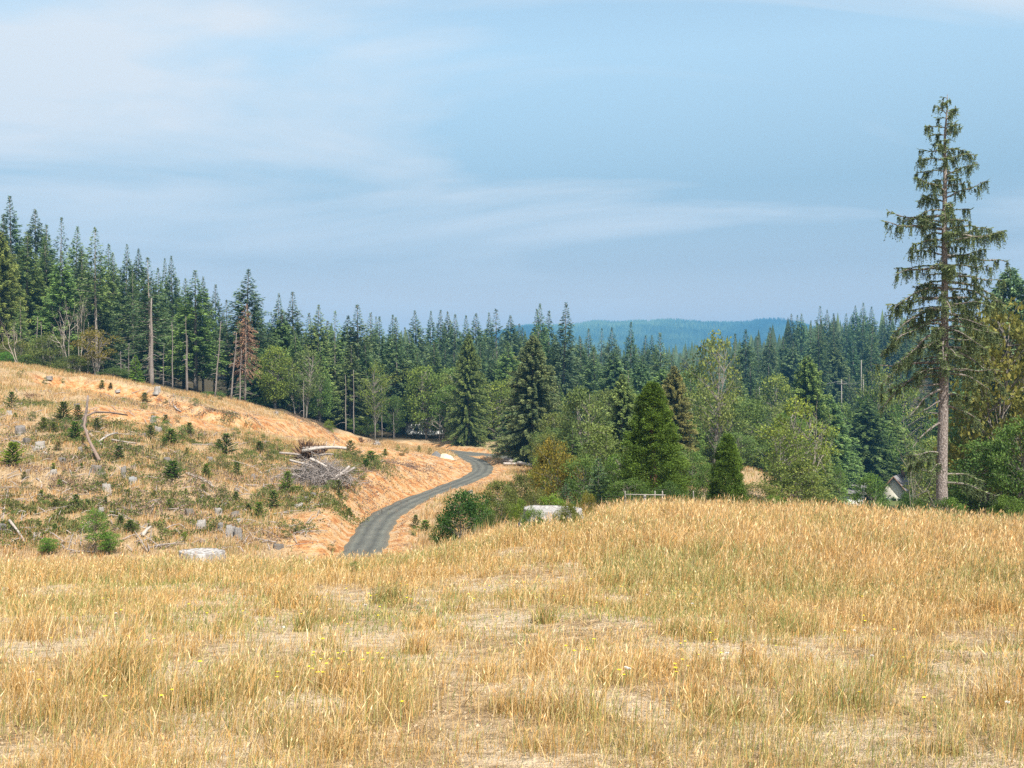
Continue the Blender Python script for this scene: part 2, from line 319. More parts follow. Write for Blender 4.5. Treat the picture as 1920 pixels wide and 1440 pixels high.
# roads: gravel ribbons following the graded beds
rm, t, b = mat('grey_gravel')
v1 = noise(t, 14, 5, .7); v2 = noise(t, .7, 4, .6)
r1 = ramp(t, [(.3, (.055,.057,.053)), (.5, (.098,.100,.093)), (.72, (.17,.168,.155))]); t.links.new(v1.outputs[0], r1.inputs[0])
r2 = ramp(t, [(.35, (.82,.82,.80)), (.65, (1.12,1.1,1.05))]); t.links.new(v2.outputs[0], r2.inputs[0])
at2 = nd(t, 'ShaderNodeAttribute', attribute_name='v'); r3 = ramp(t, [(0, (1.45,1.25,1.0)), (.10, (1.05,1,.95)), (.20, (1.25,1.25,1.18)), (.33, (.78,.78,.78)), (.5, (1.28,1.26,1.2)), (.67, (.78,.78,.78)), (.80, (1.25,1.25,1.18)), (.9, (1.05,1,.95)), (1, (1.45,1.25,1.0))])
t.links.new(at2.outputs['Fac'], r3.inputs[0])
cc = mixc(t, 1.0, mixc(t, 1.0, r1.outputs[0], r2.outputs[0], 'MULTIPLY'), r3.outputs[0], 'MULTIPLY'); t.links.new(cc, b.inputs['Base Color'])
bp = nd(t, 'ShaderNodeBump'); bp.inputs['Strength'].default_value = .7; bp.inputs['Distance'].default_value = .06; t.links.new(v1.outputs[0], bp.inputs['Height']); t.links.new(bp.outputs[0], b.inputs['Normal'])
for k, (C, hw) in enumerate(ROADS):
    T = unit(np.gradient(C[:, :2], axis=0)); N = np.c_[-T[:, 1], T[:, 0]]; S = np.linspace(-1, 1, 13)
    wob = 1+.10*(np.sin(np.arange(len(C))*1.3)+np.sin(np.arange(len(C))*.53))*.5
    V = []; vv = []
    for i in range(len(C)):
        for s in S: V.append((C[i,0]+N[i,0]*s*hw*wob[i], C[i,1]+N[i,1]*s*hw*wob[i], C[i,2]+.10+.012*k-.11*s**4)); vv.append((s+1)/2)
    m_ = len(S); i0 = np.arange(len(C)-1)[:, None]*m_+np.arange(m_-1)[None]
    Fr = np.stack([i0, i0+m_, i0+m_+1, i0+1], -1).reshape(-1, 4)
    o = link(['gravel_road','gravel_side_road','hillside_track'][k], mesh('road', V, Fr, rm, np.array(vv), True)); tag(o, kind='structure')

# ---------------------------------------------------------------- plant builders (meshes)
def conifer_meshes(seed, H=26, Rr=3.8, cb=.12, droop=.35, dens=1.0, jag=.3, up=35, low=-18, twig=.62, tm=FIR, top_sparse=0, expo=.72, bare_limbs=0):
    rs = np.random.RandomState(seed); tr = MB(); cr = MB()
    n = 9; zt = np.linspace(0, H, n); lean = rs.uniform(-.012, .012, 2)
    pts = np.c_[lean[0]*zt+.05*np.sin(zt/4+seed), lean[1]*zt, zt]; r0 = H*.0105
    tr.tube(pts, np.maximum(r0*(1-zt/H)**.9, .025), 7)
    def tx(z): return np.interp(z, zt, pts[:,0]), np.interp(z, zt, pts[:,1])
    nb = int(225*dens*H/26); A = []; D = []; S = []; C = []; az = rs.uniform(0, 6.28)
    for i in range(nb):
        f = cb+(1-cb)*((i+rs.rand())/nb)**.92
        az += 2.4+rs.uniform(-.35, .35); prof = ((1-f)/(1-cb))**expo; prof *= min(1, .55+(f-cb)*4)
        L = Rr*prof*rs.uniform(1-jag, 1+jag*.35)*(1-.35*max(0, f-.82)/.18)+(.12 if H > 10 else .25)
        if top_sparse and f > 1-top_sparse: L *= .75
        el = R(low+(up-low)*f+rs.uniform(-7, 7)); z0 = f*H; x0, y0 = tx(z0)
        m_ = max(int(L*26*dens), 8); s = rs.uniform(.10, 1, m_)**.75*L; ca, sa = math.cos(az), math.sin(az)
        h = s*math.cos(el); zz = z0+s*math.sin(el)-droop*.16*s*s/max(L, 1)*1.6+.07*np.maximum(s-.75*L, 0)*L*.5+rs.uniform(-.55, .22, m_)*min(1, L/2.2)*H/26
        c_ = np.c_[x0+h*ca, y0+h*sa, zz]
        side = np.where(rs.rand(m_) < .5, -1, 1)*rs.uniform(.25, 1.15, m_)
        dirv = unit(np.c_[ca-side*sa, sa+side*ca, rs.uniform(-.75, .15, m_)*(.5+droop)])
        ln = twig*rs.uniform(.55, 1.15, m_)*(1.05-.5*(s/L))*min(1, .36+L/2.6 if H > 10 else .45+L/3)*1.15
        sd = unit(np.cross(dirv, rs.normal(size=(m_, 3))+np.array([0, 0, 1.2])))*(ln*rs.uniform(.12, .2, m_))[:, None]
        A.append(c_); D.append(dirv*ln[:, None]); S.append(sd); br = rs.uniform(-.22, .22)
        C.append(np.clip(.25+.5*(s/L)+br+rs.uniform(-.16, .16, m_), 0, 1))  # paler young tips; darker inwards, the crown's inner shade put into the tone
        if i % 4 == 0 or L > 2.5: tr.tube(np.c_[x0+np.array([0, .5, .95])*L*math.cos(el)*ca, y0+np.array([0, .5, .95])*L*math.cos(el)*sa, z0+np.array([0,.5,.95])*L*math.sin(el)-droop*.26*L*np.array([0,.25,.9])], [.045, .03, .01], 3, cap=False)
    for i in range(bare_limbs):
        z0 = rs.uniform(.08, cb+.05)*H; az = rs.uniform(0, 6.28); L = Rr*rs.uniform(.3, .9); x0, y0 = tx(z0)
        tr.tube([(x0, y0, z0), (x0+.5*L*math.cos(az), y0+.5*L*math.sin(az), z0-.05*L), (x0+L*math.cos(az+.2), y0+L*math.sin(az+.2), z0-.25*L)], [.05, .03, .012], 3, cap=False)
    m_ = 26; zz = H*(1-rs.uniform(0, .035, m_)); aa = rs.uniform(0, 6.28, m_); dv_ = unit(np.c_[np.cos(aa)*.6, np.sin(aa)*.6, rs.uniform(.3, 1.2, m_)])
    x0, y0 = tx(zz); A.append(np.c_[x0, y0, zz]); D.append(dv_*.35); S.append(unit(np.cross(dv_, rs.normal(size=(m_, 3))))*.05); C.append(rs.uniform(.3, .8, m_))
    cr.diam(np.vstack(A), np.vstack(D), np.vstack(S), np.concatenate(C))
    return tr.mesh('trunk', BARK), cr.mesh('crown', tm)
def leaf_tree_meshes(seed, H=9, W=5, nclump=70, per=70, leaf=.2, stems=3, open_=.0, base=.2, fm=LEAF, r0=.12, whip=0):
    """rounded or loose broadleaf crown: forking limbs with leaf sprays round their ends"""
    rs = np.random.RandomState(seed); tr = MB(); cr = MB(); A = []; D = []; S = []; C = []
    ends = []
    for k in range(stems):
        a = rs.uniform(0, 6.28); l = rs.uniform(.05, .28)*W*.5*(stems > 1)
        p = np.array([[0, 0, 0], [l*.5*math.cos(a), l*.5*math.sin(a), H*.3], [l*1.3*math.cos(a), l*1.3*math.sin(a), H*.62], [l*1.8*math.cos(a), l*1.8*math.sin(a), H*.9]])+rs.uniform(-.03, .03, (4, 3))*H
        p[0] = (.1*math.cos(a), .1*math.sin(a), -.1); q = spline(p, 3); tr.tube(q, np.linspace(r0, r0*.18, len(q)), 6); ends.append(q)
    for i in range(nclump):
        a = rs.uniform(0, 6.28); u = rs.uniform(-.85, 1); rr = math.sqrt(max(0, 1-u*u))*rs.uniform(.55, 1)**.6*(1 if u > -.2 else .9)
        c = np.array([rr*math.cos(a)*W/2, rr*math.sin(a)*W/2, H*(base+(1-base)*(.5+.48*u))]); c[:2] *= rs.uniform(.72, 1.1)*(1+.22*math.sin(3*a+seed)); c[2] *= rs.uniform(.93, 1.03)
        q = ends[rs.randint(len(ends))]; j = min(range(len(q)), key=lambda z: abs(q[z][2]-(c[2]-.22*H*rs.uniform(.4, 1)))); mid = (q[j]+c)/2+np.array([0, 0, .05*H])*rs.uniform(-.3, 1)
        tr.tube(np.array([q[j], mid, c, c+(c-mid)*.5*(1+whip)]), [r0*.32, r0*.2, r0*.1, r0*.04], 4, cap=False)
        n_ = int(per*rs.uniform(.5, 1.4)*(1-open_*rs.rand())); cs = W*rs.uniform(.085, .17)
        pp = rs.normal(size=(n_, 3)); pp = unit(pp)*rs.uniform(.2, 1, (n_, 1))**.5*cs*np.array([1.25, 1.25, .75])+c
        dv_ = unit(rs.normal(size=(n_, 3))+np.array([0, 0, -.25])); ln = leaf*rs.uniform(.6, 1.25, n_)
        sd = unit(np.cross(dv_, rs.normal(size=(n_, 3))))*(ln*.36)[:, None]
        A.append(pp); D.append(dv_*ln[:, None]); S.append(sd); C.append(np.clip(.42+rs.uniform(-.22, .22)+rs.uniform(-.2, .2, n_), 0, 1))
    cr.diam(np.vstack(A), np.vstack(D), np.vstack(S), np.concatenate(C))
    return tr.mesh('trunk', BARK), cr.mesh('crown', fm)
def bare_tree_mesh(seed, H=9, W=5, r0=.12, m=DEADW, depth=4):
    rs = np.random.RandomState(seed); tr = MB()
    def grow(p, d, L, r, k):
        q = [p]; dd = d
        for _ in range(3): dd = unit(dd+rs.normal(size=3)*.12+np.array([0, 0, .05])); q.append(q[-1]+dd*L/3)
        tr.tube(q, np.linspace(r, r*.6, 4), 5 if k > 1 else 3, cap=False)
        if k > 0:
            for _ in range(rs.randint(2, 4)):
                s_ = unit(dd+rs.normal(size=3)*.62*np.array([W/H*1.6, W/H*1.6, .7])); grow(q[rs.randint(2, 4)], s_, L*rs.uniform(.55, .8), r*.55, k-1)
    for s in range(2): grow(np.array([rs.uniform(-.15, .15), rs.uniform(-.15, .15), -.1]), unit(np.array([rs.uniform(-.35, .35), rs.uniform(-.2, .2), 1])), H*.42, r0, depth)
    return tr.mesh('trunk', m)
def tree(name, meshes, loc, H, W=None, rz=0, tint=(1,1,1), bark=(1,1,1), H0=26., W0=None, lean=0):
    e = bpy.data.objects.new(name, None); COL.objects.link(e); e.location = loc; e.rotation_euler = (random.uniform(-.025, .025), lean+random.uniform(-.025, .025), rz); e.empty_display_size = .5
    s = H/H0; sw = s if W is None else W/W0; e.scale = (sw, sw, s)
    for nm, me, c in zip(('trunk', 'crown'), meshes, (bark, tint)):
        if me is not None: link(nm, me, e, color=c)
    return e

# ordinal labels that point to a thing by a landmark one can find
ORD = ['', ' second', ' third', ' fourth', ' fifth', ' sixth', ' seventh', ' eighth', ' ninth', ' tenth']
ORDN = lambda r: ORD[r].strip() if r < 10 else {0: f'{r+1}th', 1: f'{r+1}st', 2: f'{r+1}nd', 3: f'{r+1}rd'}.get(((r+1) % 10) if not 10 < (r+1) % 100 < 14 and (r+1) % 10 < 4 else 0)
REG = []   # (object, phrase, px, py, landmark set)
def reg(o, phrase, px, py, marks): REG.append((o, phrase, px, py, marks))
def finish_labels():
    from collections import defaultdict
    G = defaultdict(list)
    for o, ph, px, py, marks in REG:
        nm, mx_, my_ = min(marks, key=lambda m: math.hypot(m[1]-px, (m[2]-py)*1.3)); dx, dy = px-mx_, py-my_
        side = ('left of' if dx < 0 else 'right of') if abs(dx) > abs(dy)*.8 else ('above' if dy < 0 else 'below')
        G[(ph, side, nm)].append((math.hypot(dx, dy), o))
    for (ph, side, nm), L in G.items():
        L.sort(key=lambda a: a[0])
        for i, (_, o) in enumerate(L):
            o['label'] = f'{ph} {side} {nm}' if len(L) == 1 else (f'{ph} {side} {nm}, nearest one to it' if i == 0 else f'{ph} {side} {nm}, {ORDN(i)} nearest to it')
FM = [('the rust coloured dead fir', 460, 620), ('the thick grey snag', 283, 600), ('the pale trunked fir', 181, 560), ('the tallest fir at far left', 25, 470),
      ('the broad olive drooping fir', 877, 700), ('the grey green shaggy spruce', 1000, 700), ('the bright green cedar', 1225, 760), ('the yellow green alder clump', 1500, 800), ('the lone tall spruce', 1770, 650),
      ('the pair of power poles', 1600, 690), ('the half hidden white house', 792, 800), ('the sharp twin topped firs', 1034, 590), ('the thin topped olive pine', 1337, 680)]
HM = [('the leaning grey snag', 162, 780), ('the twisted fallen branches', 205, 835), ('the big brush pile', 595, 875), ('the bright round sapling', 25, 855), ('the leafy young alder', 180, 980), ('the bottom stump row', 430, 985),
      ('the squat brown stump', 181, 880), ('the thin pale log', 375, 900), ('the orange cut bank', 330, 775), ('the lower orange bank', 610, 990), ('the square cut stump', 314, 865), ('the upper grassy rim', 250, 715)]
rnd = random.Random(7); random.seed(3)

# ---------------------------------------------------------------- forest
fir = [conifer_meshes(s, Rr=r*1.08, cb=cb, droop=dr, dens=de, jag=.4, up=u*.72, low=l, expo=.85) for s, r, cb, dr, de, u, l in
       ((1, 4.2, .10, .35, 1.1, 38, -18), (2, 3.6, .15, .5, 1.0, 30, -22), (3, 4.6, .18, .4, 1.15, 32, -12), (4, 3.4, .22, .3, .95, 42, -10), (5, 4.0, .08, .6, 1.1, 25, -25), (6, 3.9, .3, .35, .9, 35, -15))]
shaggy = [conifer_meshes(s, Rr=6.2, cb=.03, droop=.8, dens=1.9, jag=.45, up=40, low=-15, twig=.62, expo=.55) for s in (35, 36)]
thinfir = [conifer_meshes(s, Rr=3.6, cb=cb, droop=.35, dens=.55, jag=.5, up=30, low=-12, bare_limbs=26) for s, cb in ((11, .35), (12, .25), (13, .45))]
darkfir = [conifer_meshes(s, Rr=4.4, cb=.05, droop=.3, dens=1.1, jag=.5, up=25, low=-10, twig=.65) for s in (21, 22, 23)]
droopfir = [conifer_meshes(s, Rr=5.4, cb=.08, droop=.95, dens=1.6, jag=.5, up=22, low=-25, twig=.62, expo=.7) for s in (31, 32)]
DG, MG, LG, OG, BG = (.85,.95,.85), (1.15,1.2,.85), (1.4,1.38,.85), (1.8,1.65,.85), (.90,.98,.95)
# (kind, px, top py, distance, width factor, tone, phrase)
T = []
for px, ty, d, wf, tn in ((25,367,215,1,DG),(4,402,205,1,DG),(70,390,222,1,DG),(93,418,214,.8,DG),(108,406,218,.9,DG),(137,423,205,1,MG),(50,440,182,1.15,LG),(92,450,188,1.1,MG),(118,470,180,1,MG),
        (160,465,200,1,DG),(198,456,210,.9,DG),(217,472,206,.9,MG),(231,456,202,.8,DG),(250,498,196,1,MG),(263,464,208,.9,DG),(300,500,204,1,DG),(311,482,212,.7,BG),(326,477,208,.8,BG),(345,520,196,1,MG),
        (367,505,185,1.15,LG),(381,517,196,.8,DG),(403,531,200,1.05,BG),(428,560,200,.8,DG),(461,503,192,1.05,DG),(482,560,200,.9,DG),(516,548,198,.85,BG),(533,580,198,.9,MG),(550,545,200,1.05,DG),(580,585,205,.8,DG),
        (594,570,202,1.0,MG),(612,600,210,.9,DG),(627,581,204,.95,MG),(650,590,214,1,DG),(673,570,212,1.1,DG),(688,584,216,.9,DG),(712,592,226,.8,BG),(732,589,222,.9,DG),(747,594,215,1.1,DG),(770,622,226,1,DG)):
    T.append(('fir', px, ty, d, wf, tn))
for px, ty, d, wf, tn in ((706,592,300,.8,BG),(760,612,300,.9,BG),(785,581,285,1.05,DG),(806,582,290,1,DG),(822,580,300,1,DG),(843,583,330,1,BG),(853,588,300,1,DG),(874,590,330,1,BG),(893,586,300,1,DG),(915,585,320,1,BG),(931,578,290,1.1,DG),(956,590,330,1,BG),(972,606,340,.9,BG),
        (1003,578,240,.9,DG),(1015,567,236,.9,DG),(1031,581,238,.9,DG),(1053,566,230,1.2,DG),(1090,628,330,1,BG),(1107,615,340,1,BG),(1125,614,345,1,BG),(1150,613,335,1,BG),(1183,603,260,1.0,DG),(1206,628,360,1,BG),(1220,628,370,1,BG),(1243,622,250,.95,MG),(1266,652,380,1,BG),(1284,655,380,.9,BG),
        (1300,665,300,1,DG),(1374,624,300,.9,DG),(1400,617,290,1.1,DG),(1420,630,330,1,BG),(1437,612,320,1,BG),(1448,625,340,1,BG),
        (1481,588,440,1,BG),(1491,590,450,1,BG),(1501,587,440,1,BG),(1520,600,420,1,DG),(1540,573,450,1.1,BG),(1550,580,440,1,DG),(1564,587,450,1.1,BG),(1588,587,440,1,BG),(1602,572,450,1,BG),(1619,567,440,1.1,BG),(1638,574,460,1.1,BG),(1655,585,440,1,BG),(1672,590,440,1,BG),(1690,585,440,1,BG),(1712,590,430,1,BG),(1735,588,440,1,BG),(1790,590,430,1,BG),(1815,586,430,1,BG)):
    T.append(('fir', px, ty, d, wf, tn))
for px, ty, d, wf, tn in ((815,640,215,1.2,MG),(657,645,200,1.1,MG),(960,640,220,1.2,MG),(925,650,225,1.1,DG),(1085,680,250,1.1,DG),(1118,650,240,1.1,MG),(1150,655,220,1.1,DG),(1200,665,210,1,DG),(1240,690,200,1,MG),(1010,610,232,1,DG),(760,650,215,1.2,DG),(785,660,222,1,DG),(850,655,235,1.1,DG),(900,640,240,1.1,DG),
        (690,640,206,1,DG),(560,620,190,1.1,MG),(520,640,186,1,DG),(490,650,186,.9,DG),(600,640,196,1,MG),(1300,700,210,1.1,MG),(1330,710,230,1.1,DG),(1380,690,240,1.2,MG),(1410,680,260,1.1,DG),(1445,680,280,1.2,DG),(1480,650,330,1.2,DG),(1520,640,340,1.2,MG),(1560,650,340,1.2,DG),(1600,640,350,1.2,DG),(1640,650,340,1.2,DG),(1420,720,200,1.1,DG),(1590,700,300,1.2,DG),(1640,700,300,1.2,DG),(1690,690,300,1.2,DG),
        (1555,735,190,1.2,MG),(1620,745,210,1.2,MG),(1650,760,220,1.2,LG),(1730,720,260,1.2,DG),(1800,660,200,1.2,DG),(1850,640,190,1.2,BG),(1450,640,330,1,DG),(1890,560,165,1,BG)):
    T.append(('fir', px, ty, d, wf, tn))
for px, ty, d, wf, tn in ((181,425,178,1,LG),(283,481,168,1.15,DG),(40,560,165,.9,MG),(1182,690,140,1,MG)): T.append(('thin', px, ty, d, wf, tn))
for px, ty, d, wf, tn in ((877,625,190,1.0,(1.35,1.3,.75)),(0,432,168,1.1,LG),(1000,625,150,1.25,(1.25,1.15,1.0)),(1168,697,112,1.0,(1.1,1.1,.85)),(1515,664,185,1.25,LG),(1262,682,125,1.15,(1.7,1.25,.95)),(1905,498,150,1.1,(1.1,1.15,1.2))): T.append(('droop', px, ty, d, wf, tn))
SPECIAL = {('thin',181): 'light green fir with a long pale bare trunk standing at the rim of the forest', ('thin',283): 'dark fir on a thick grey trunk with dead lower limbs above the grassy rim',
 ('droop',877): 'broad olive fir with drooping boughs in the middle of the forest edge', ('droop',0): 'broad light green fir cut off by the left edge of the photo', ('droop',1000): 'wide shaggy grey green spruce in the centre behind the road bend',
 ('droop',1168): 'dark spruce with curtains of hanging twigs just left behind the cedar', ('droop',1515): 'wide light green conifer below the power poles', ('droop',1262): 'brownish thinning spruce with bare branch tips behind the cedar', ('droop',1905): 'pale grey green fir at the right edge behind the lone spruce',
 ('fir',25): 'tallest dark fir of the skyline at the far left', ('fir',461): 'dark pointed fir directly behind the rust coloured dead fir', ('fir',1053): 'large dark fir right of the sharp topped cluster, its tip above the blue ridge', ('fir',1183): 'single dark fir standing against the blue ridge'}
for i, (k, px, ty, d, wf, tn) in enumerate(T):
    g = ground_at(px, d); H = (CZ-(ty-720)/F*d)-g[2]
    H = min(max(H, 8), 46)
    ms = {'fir': (thinfir[i % 3] if i % 9 == 4 else fir[i % 6]) if ty < 640 else (fir+droopfir+shaggy[:1])[i % 9], 'thin': thinfir[i % 3], 'droop': shaggy[i % 2]}[k]
    lum = rnd.uniform(.85, 1.4 if tn[0] < 1.2 else 1.05); tn = tuple(c*lum*rnd.uniform(.92, 1.08) for c in tn); wf *= rnd.uniform(.85, 1.25)
    W = 26*wf*(.55*H/26+.45)
    if k == 'fir': W *= 1.38
    if k == 'droop' and d < 200: W = H*1.0*wf
    e = tree('fir_tree' if k != 'droop' else 'spruce_tree', ms, g-np.array([0, 0, .3]), H, W, rnd.uniform(0, 6.28), tn, (.8, .8, .8) if k == 'fir' else (1.2, 1.15, 1.1), W0=26.)
    tag(e, None, 'conifer' if k == 'fir' else 'tree', 'firs along the front and skyline of the forest')
    ph = 'dark fir' if tn[0] < .9 else ('pale green fir' if tn[0] > 1.15 else 'mid green fir')
    if (k, px) in SPECIAL: e['label'] = SPECIAL[(k, px)]; del e['group']
    else: reg(e, ph, px, ty+60, FM)
# firs filling the depth behind the front rows
n = 0
rf = np.random.RandomState(12)
for _ in range(900):
    if n >= 130: break
    px = rf.uniform(-120, 2050); d = rf.uniform(180, 440)
    lo = np.interp(px, [-100, 300, 560, 700, 1000, 1100, 1500, 2000], [175, 178, 185, 215, 240, 250, 300, 210])
    if d < lo: continue
    sky_py = np.interp(px, [-100, 0, 150, 300, 450, 600, 800, 1060, 1100, 1300, 1440, 1480, 1640, 1900, 2100], [400, 440, 470, 520, 575, 610, 612, 612, 640, 672, 640, 610, 600, 590, 590])
    g = ground_at(px, d); H = (CZ-(sky_py+rf.uniform(0, 45)-720)/F*d)-g[2]
    if H < 12 or H > 42: continue
    e = tree('fir_tree', (darkfir+fir)[n % 9], g, H, 36*(.5*H/26+.55), rf.uniform(0, 6.28), tuple(np.array(DG)*rf.uniform(.8, 1.15)), (.7,.7,.7), W0=26.)
    tag(e, None, 'conifer', 'firs massed behind the front row'); reg(e, 'back row fir', px, sky_py+60, FM); n += 1

# dead and bare trees at the forest edge
def snag(px, ty, by, d, r, phrase, lean=0, limbs=14, seed=0, top=None):
    g = hit(px, by, 60, 200) if by else ground_at(px, d); g = ground_at(px, d); H = CZ-(ty-720)/F*d-g[2]; rs = np.random.RandomState(seed); mb = MB(); z = np.linspace(0, H, 8); dx = lean/F*d
    pts = np.c_[dx*(z/H)+.05*np.sin(z), .1*np.sin(z/3), z-.3]; r *= 1 if r > .35 else .72; mb.tube(pts, r*(1-.75*z/H), 7, c=.5)
    e = bpy.data.objects.new('dead_snag', None); COL.objects.link(e); e.location = g; tag(e, phrase, 'snag'); lb = MB()
    for _ in range(limbs):
        zz = rs.uniform(.15, .95)*H; a = rs.uniform(0, 6.28); L = rs.uniform(.5, 2.2)*(1.1-zz/H); x0 = np.interp(zz, z, pts[:, 0])
        lb.tube([(x0, 0, zz), (x0+.5*L*math.cos(a), .5*L*math.sin(a), zz-.02), (x0+L*math.cos(a+.2), L*math.sin(a+.2), zz-.3*L)], [.04, .025, .01], 3, cap=False)
    link('trunk', mb.mesh('trunk', DEADW, True), e, color=(.66, .63, .61)); 
    if limbs: link('branches', lb.mesh('branches', DEADW), e, color=(1, .97, .95))
    return e
snag(284, 555, 0, 152, .36, 'thick grey standing snag at the rim, thickest bare trunk at the left', limbs=34, seed=3)
for q_, (px_, ty_, d_, r__, ln_, lb_) in enumerate(((67,590,160,.17,3,'slender grey trunk left of the crooked leaning trunk at the rim'),(82,600,162,.18,-6,'crooked pale trunk among the dark firs left of the bare alders'),(119,600,163,.14,0,'thin grey trunk right behind the bare alders'),(164,600,160,.14,1,'thin straight trunk left of the pale trunked fir'),(226,655,160,.15,0,'short grey trunk before the dark forest right of the orange madrone'),(240,640,163,.12,2,'thin dark trunk left of the thick grey snag'),(305,640,160,.10,2,'very thin pale trunk right behind the thick snag'))): snag(px_, ty_, 0, d_, r__, lb_, lean=ln_, limbs=14, seed=30+q_)
snag(323, 600, 0, 158, .16, 'thin grey pole trunk between the thick snag and the slim pair of trunks', limbs=8, seed=4)
snag(349, 590, 0, 158, .15, 'slim pale trunk, left one of a close pair at the rim', limbs=8, seed=5)
snag(351, 625, 0, 154, .14, 'short slim pale trunk, right one of a close pair at the rim', limbs=6, seed=6)
snag(402, 598, 0, 156, .2, 'bare pole leaning right between the slim pair and the rust coloured fir', lean=13, limbs=16, seed=7)
snag(432, 620, 0, 158, .22, 'leaning pale trunk under the left edge of the rust coloured fir', lean=12, limbs=20, seed=8)
snag(449, 650, 0, 160, .2, 'grey trunk under the right half of the rust coloured fir', lean=3, limbs=12, seed=9)
snag(569, 710, 0, 176, .17, 'reddish thin bare trunk below a grey topped tree beside the orange bank', limbs=4, seed=10)
snag(648, 700, 0, 190, .2, 'grey trunk before the darkest gap in the forest', limbs=6, seed=11)
snag(663, 690, 0, 192, .2, 'right hand grey trunk beside the darkest gap in the forest', limbs=6, seed=12)
snag(716, 720, 0, 200, .15, 'thin reddish trunk near the root wads on the ridge', limbs=8, seed=13)
snag(738, 770, 0, 202, .14, 'short thin trunk between the root wads and the white house', limbs=4, seed=14)
# rust coloured dead fir: its own foliage tone
rust = foliage('dead_rust_needles', [(0, (.09,.05,.032)), (.5, (.24,.135,.085)), (1, (.38,.25,.165))], .2)
rt = conifer_meshes(51, Rr=4.2, cb=.28, droop=.9, dens=.66, jag=.6, up=10, low=-35, twig=.5, tm=rust, expo=.55, bare_limbs=20)
g = ground_at(459, 166); e = tree('dead_fir', rt, g, CZ+(720-572)/F*166-g[2], 18, 1.2, (1.3,1.25,1.2), (1.3,1.25,1.2), W0=26.)
tag(e, 'rust coloured dying fir with pale trunk in front of a dark fir', 'tree')
# broadleaf kinds
lt = [leaf_tree_meshes(61+i, H=10, W=7, nclump=95, per=95, leaf=.26, stems=3, base=.12) for i in range(3)]
loose = [leaf_tree_meshes(71+i, H=10, W=6, nclump=70, per=60, leaf=.24, stems=2, open_=.5, base=.3, whip=.8) for i in range(3)]
bush = [leaf_tree_meshes(81+i, H=4, W=5, nclump=70, per=110, leaf=.15, stems=4, base=.0, r0=.05) for i in range(3)]
bare = [bare_tree_mesh(91+i, 10, 6, .13, DEADW) for i in range(3)]
BL = {'lt': (lt, 10, 7), 'loose': (loose, 10, 6), 'bush': (bush, 4, 5)}
def leafy(kind, px, ty, w, d, tint, label, cat='tree', name=None, bark=(1,1,1), group=None, marks=None, sink=.2):
    ms, H0, W0 = BL[kind]; g = ground_at(px, d); H = CZ-(ty-720)/F*d-g[2]; W = w*d/F
    e = tree(name or ('shrub' if kind == 'bush' else 'broadleaf_tree'), ms[rnd.randrange(3)], g-np.array([0, 0, sink]), max(H, .6)+sink, W, rnd.uniform(0, 6.28), tint, bark, H0=H0, W0=W0)
    tag(e, None, cat, group)
    if marks: reg(e, label, px, ty+20, marks)
    else: e['label'] = label
    return e
YG, PG, OL, OB, GG = (1.5,1.45,.75), (1.15,1.3,1.1), (1.1,1.0,.75), (1.9,1.15,.55), (.75,1.0,.7)
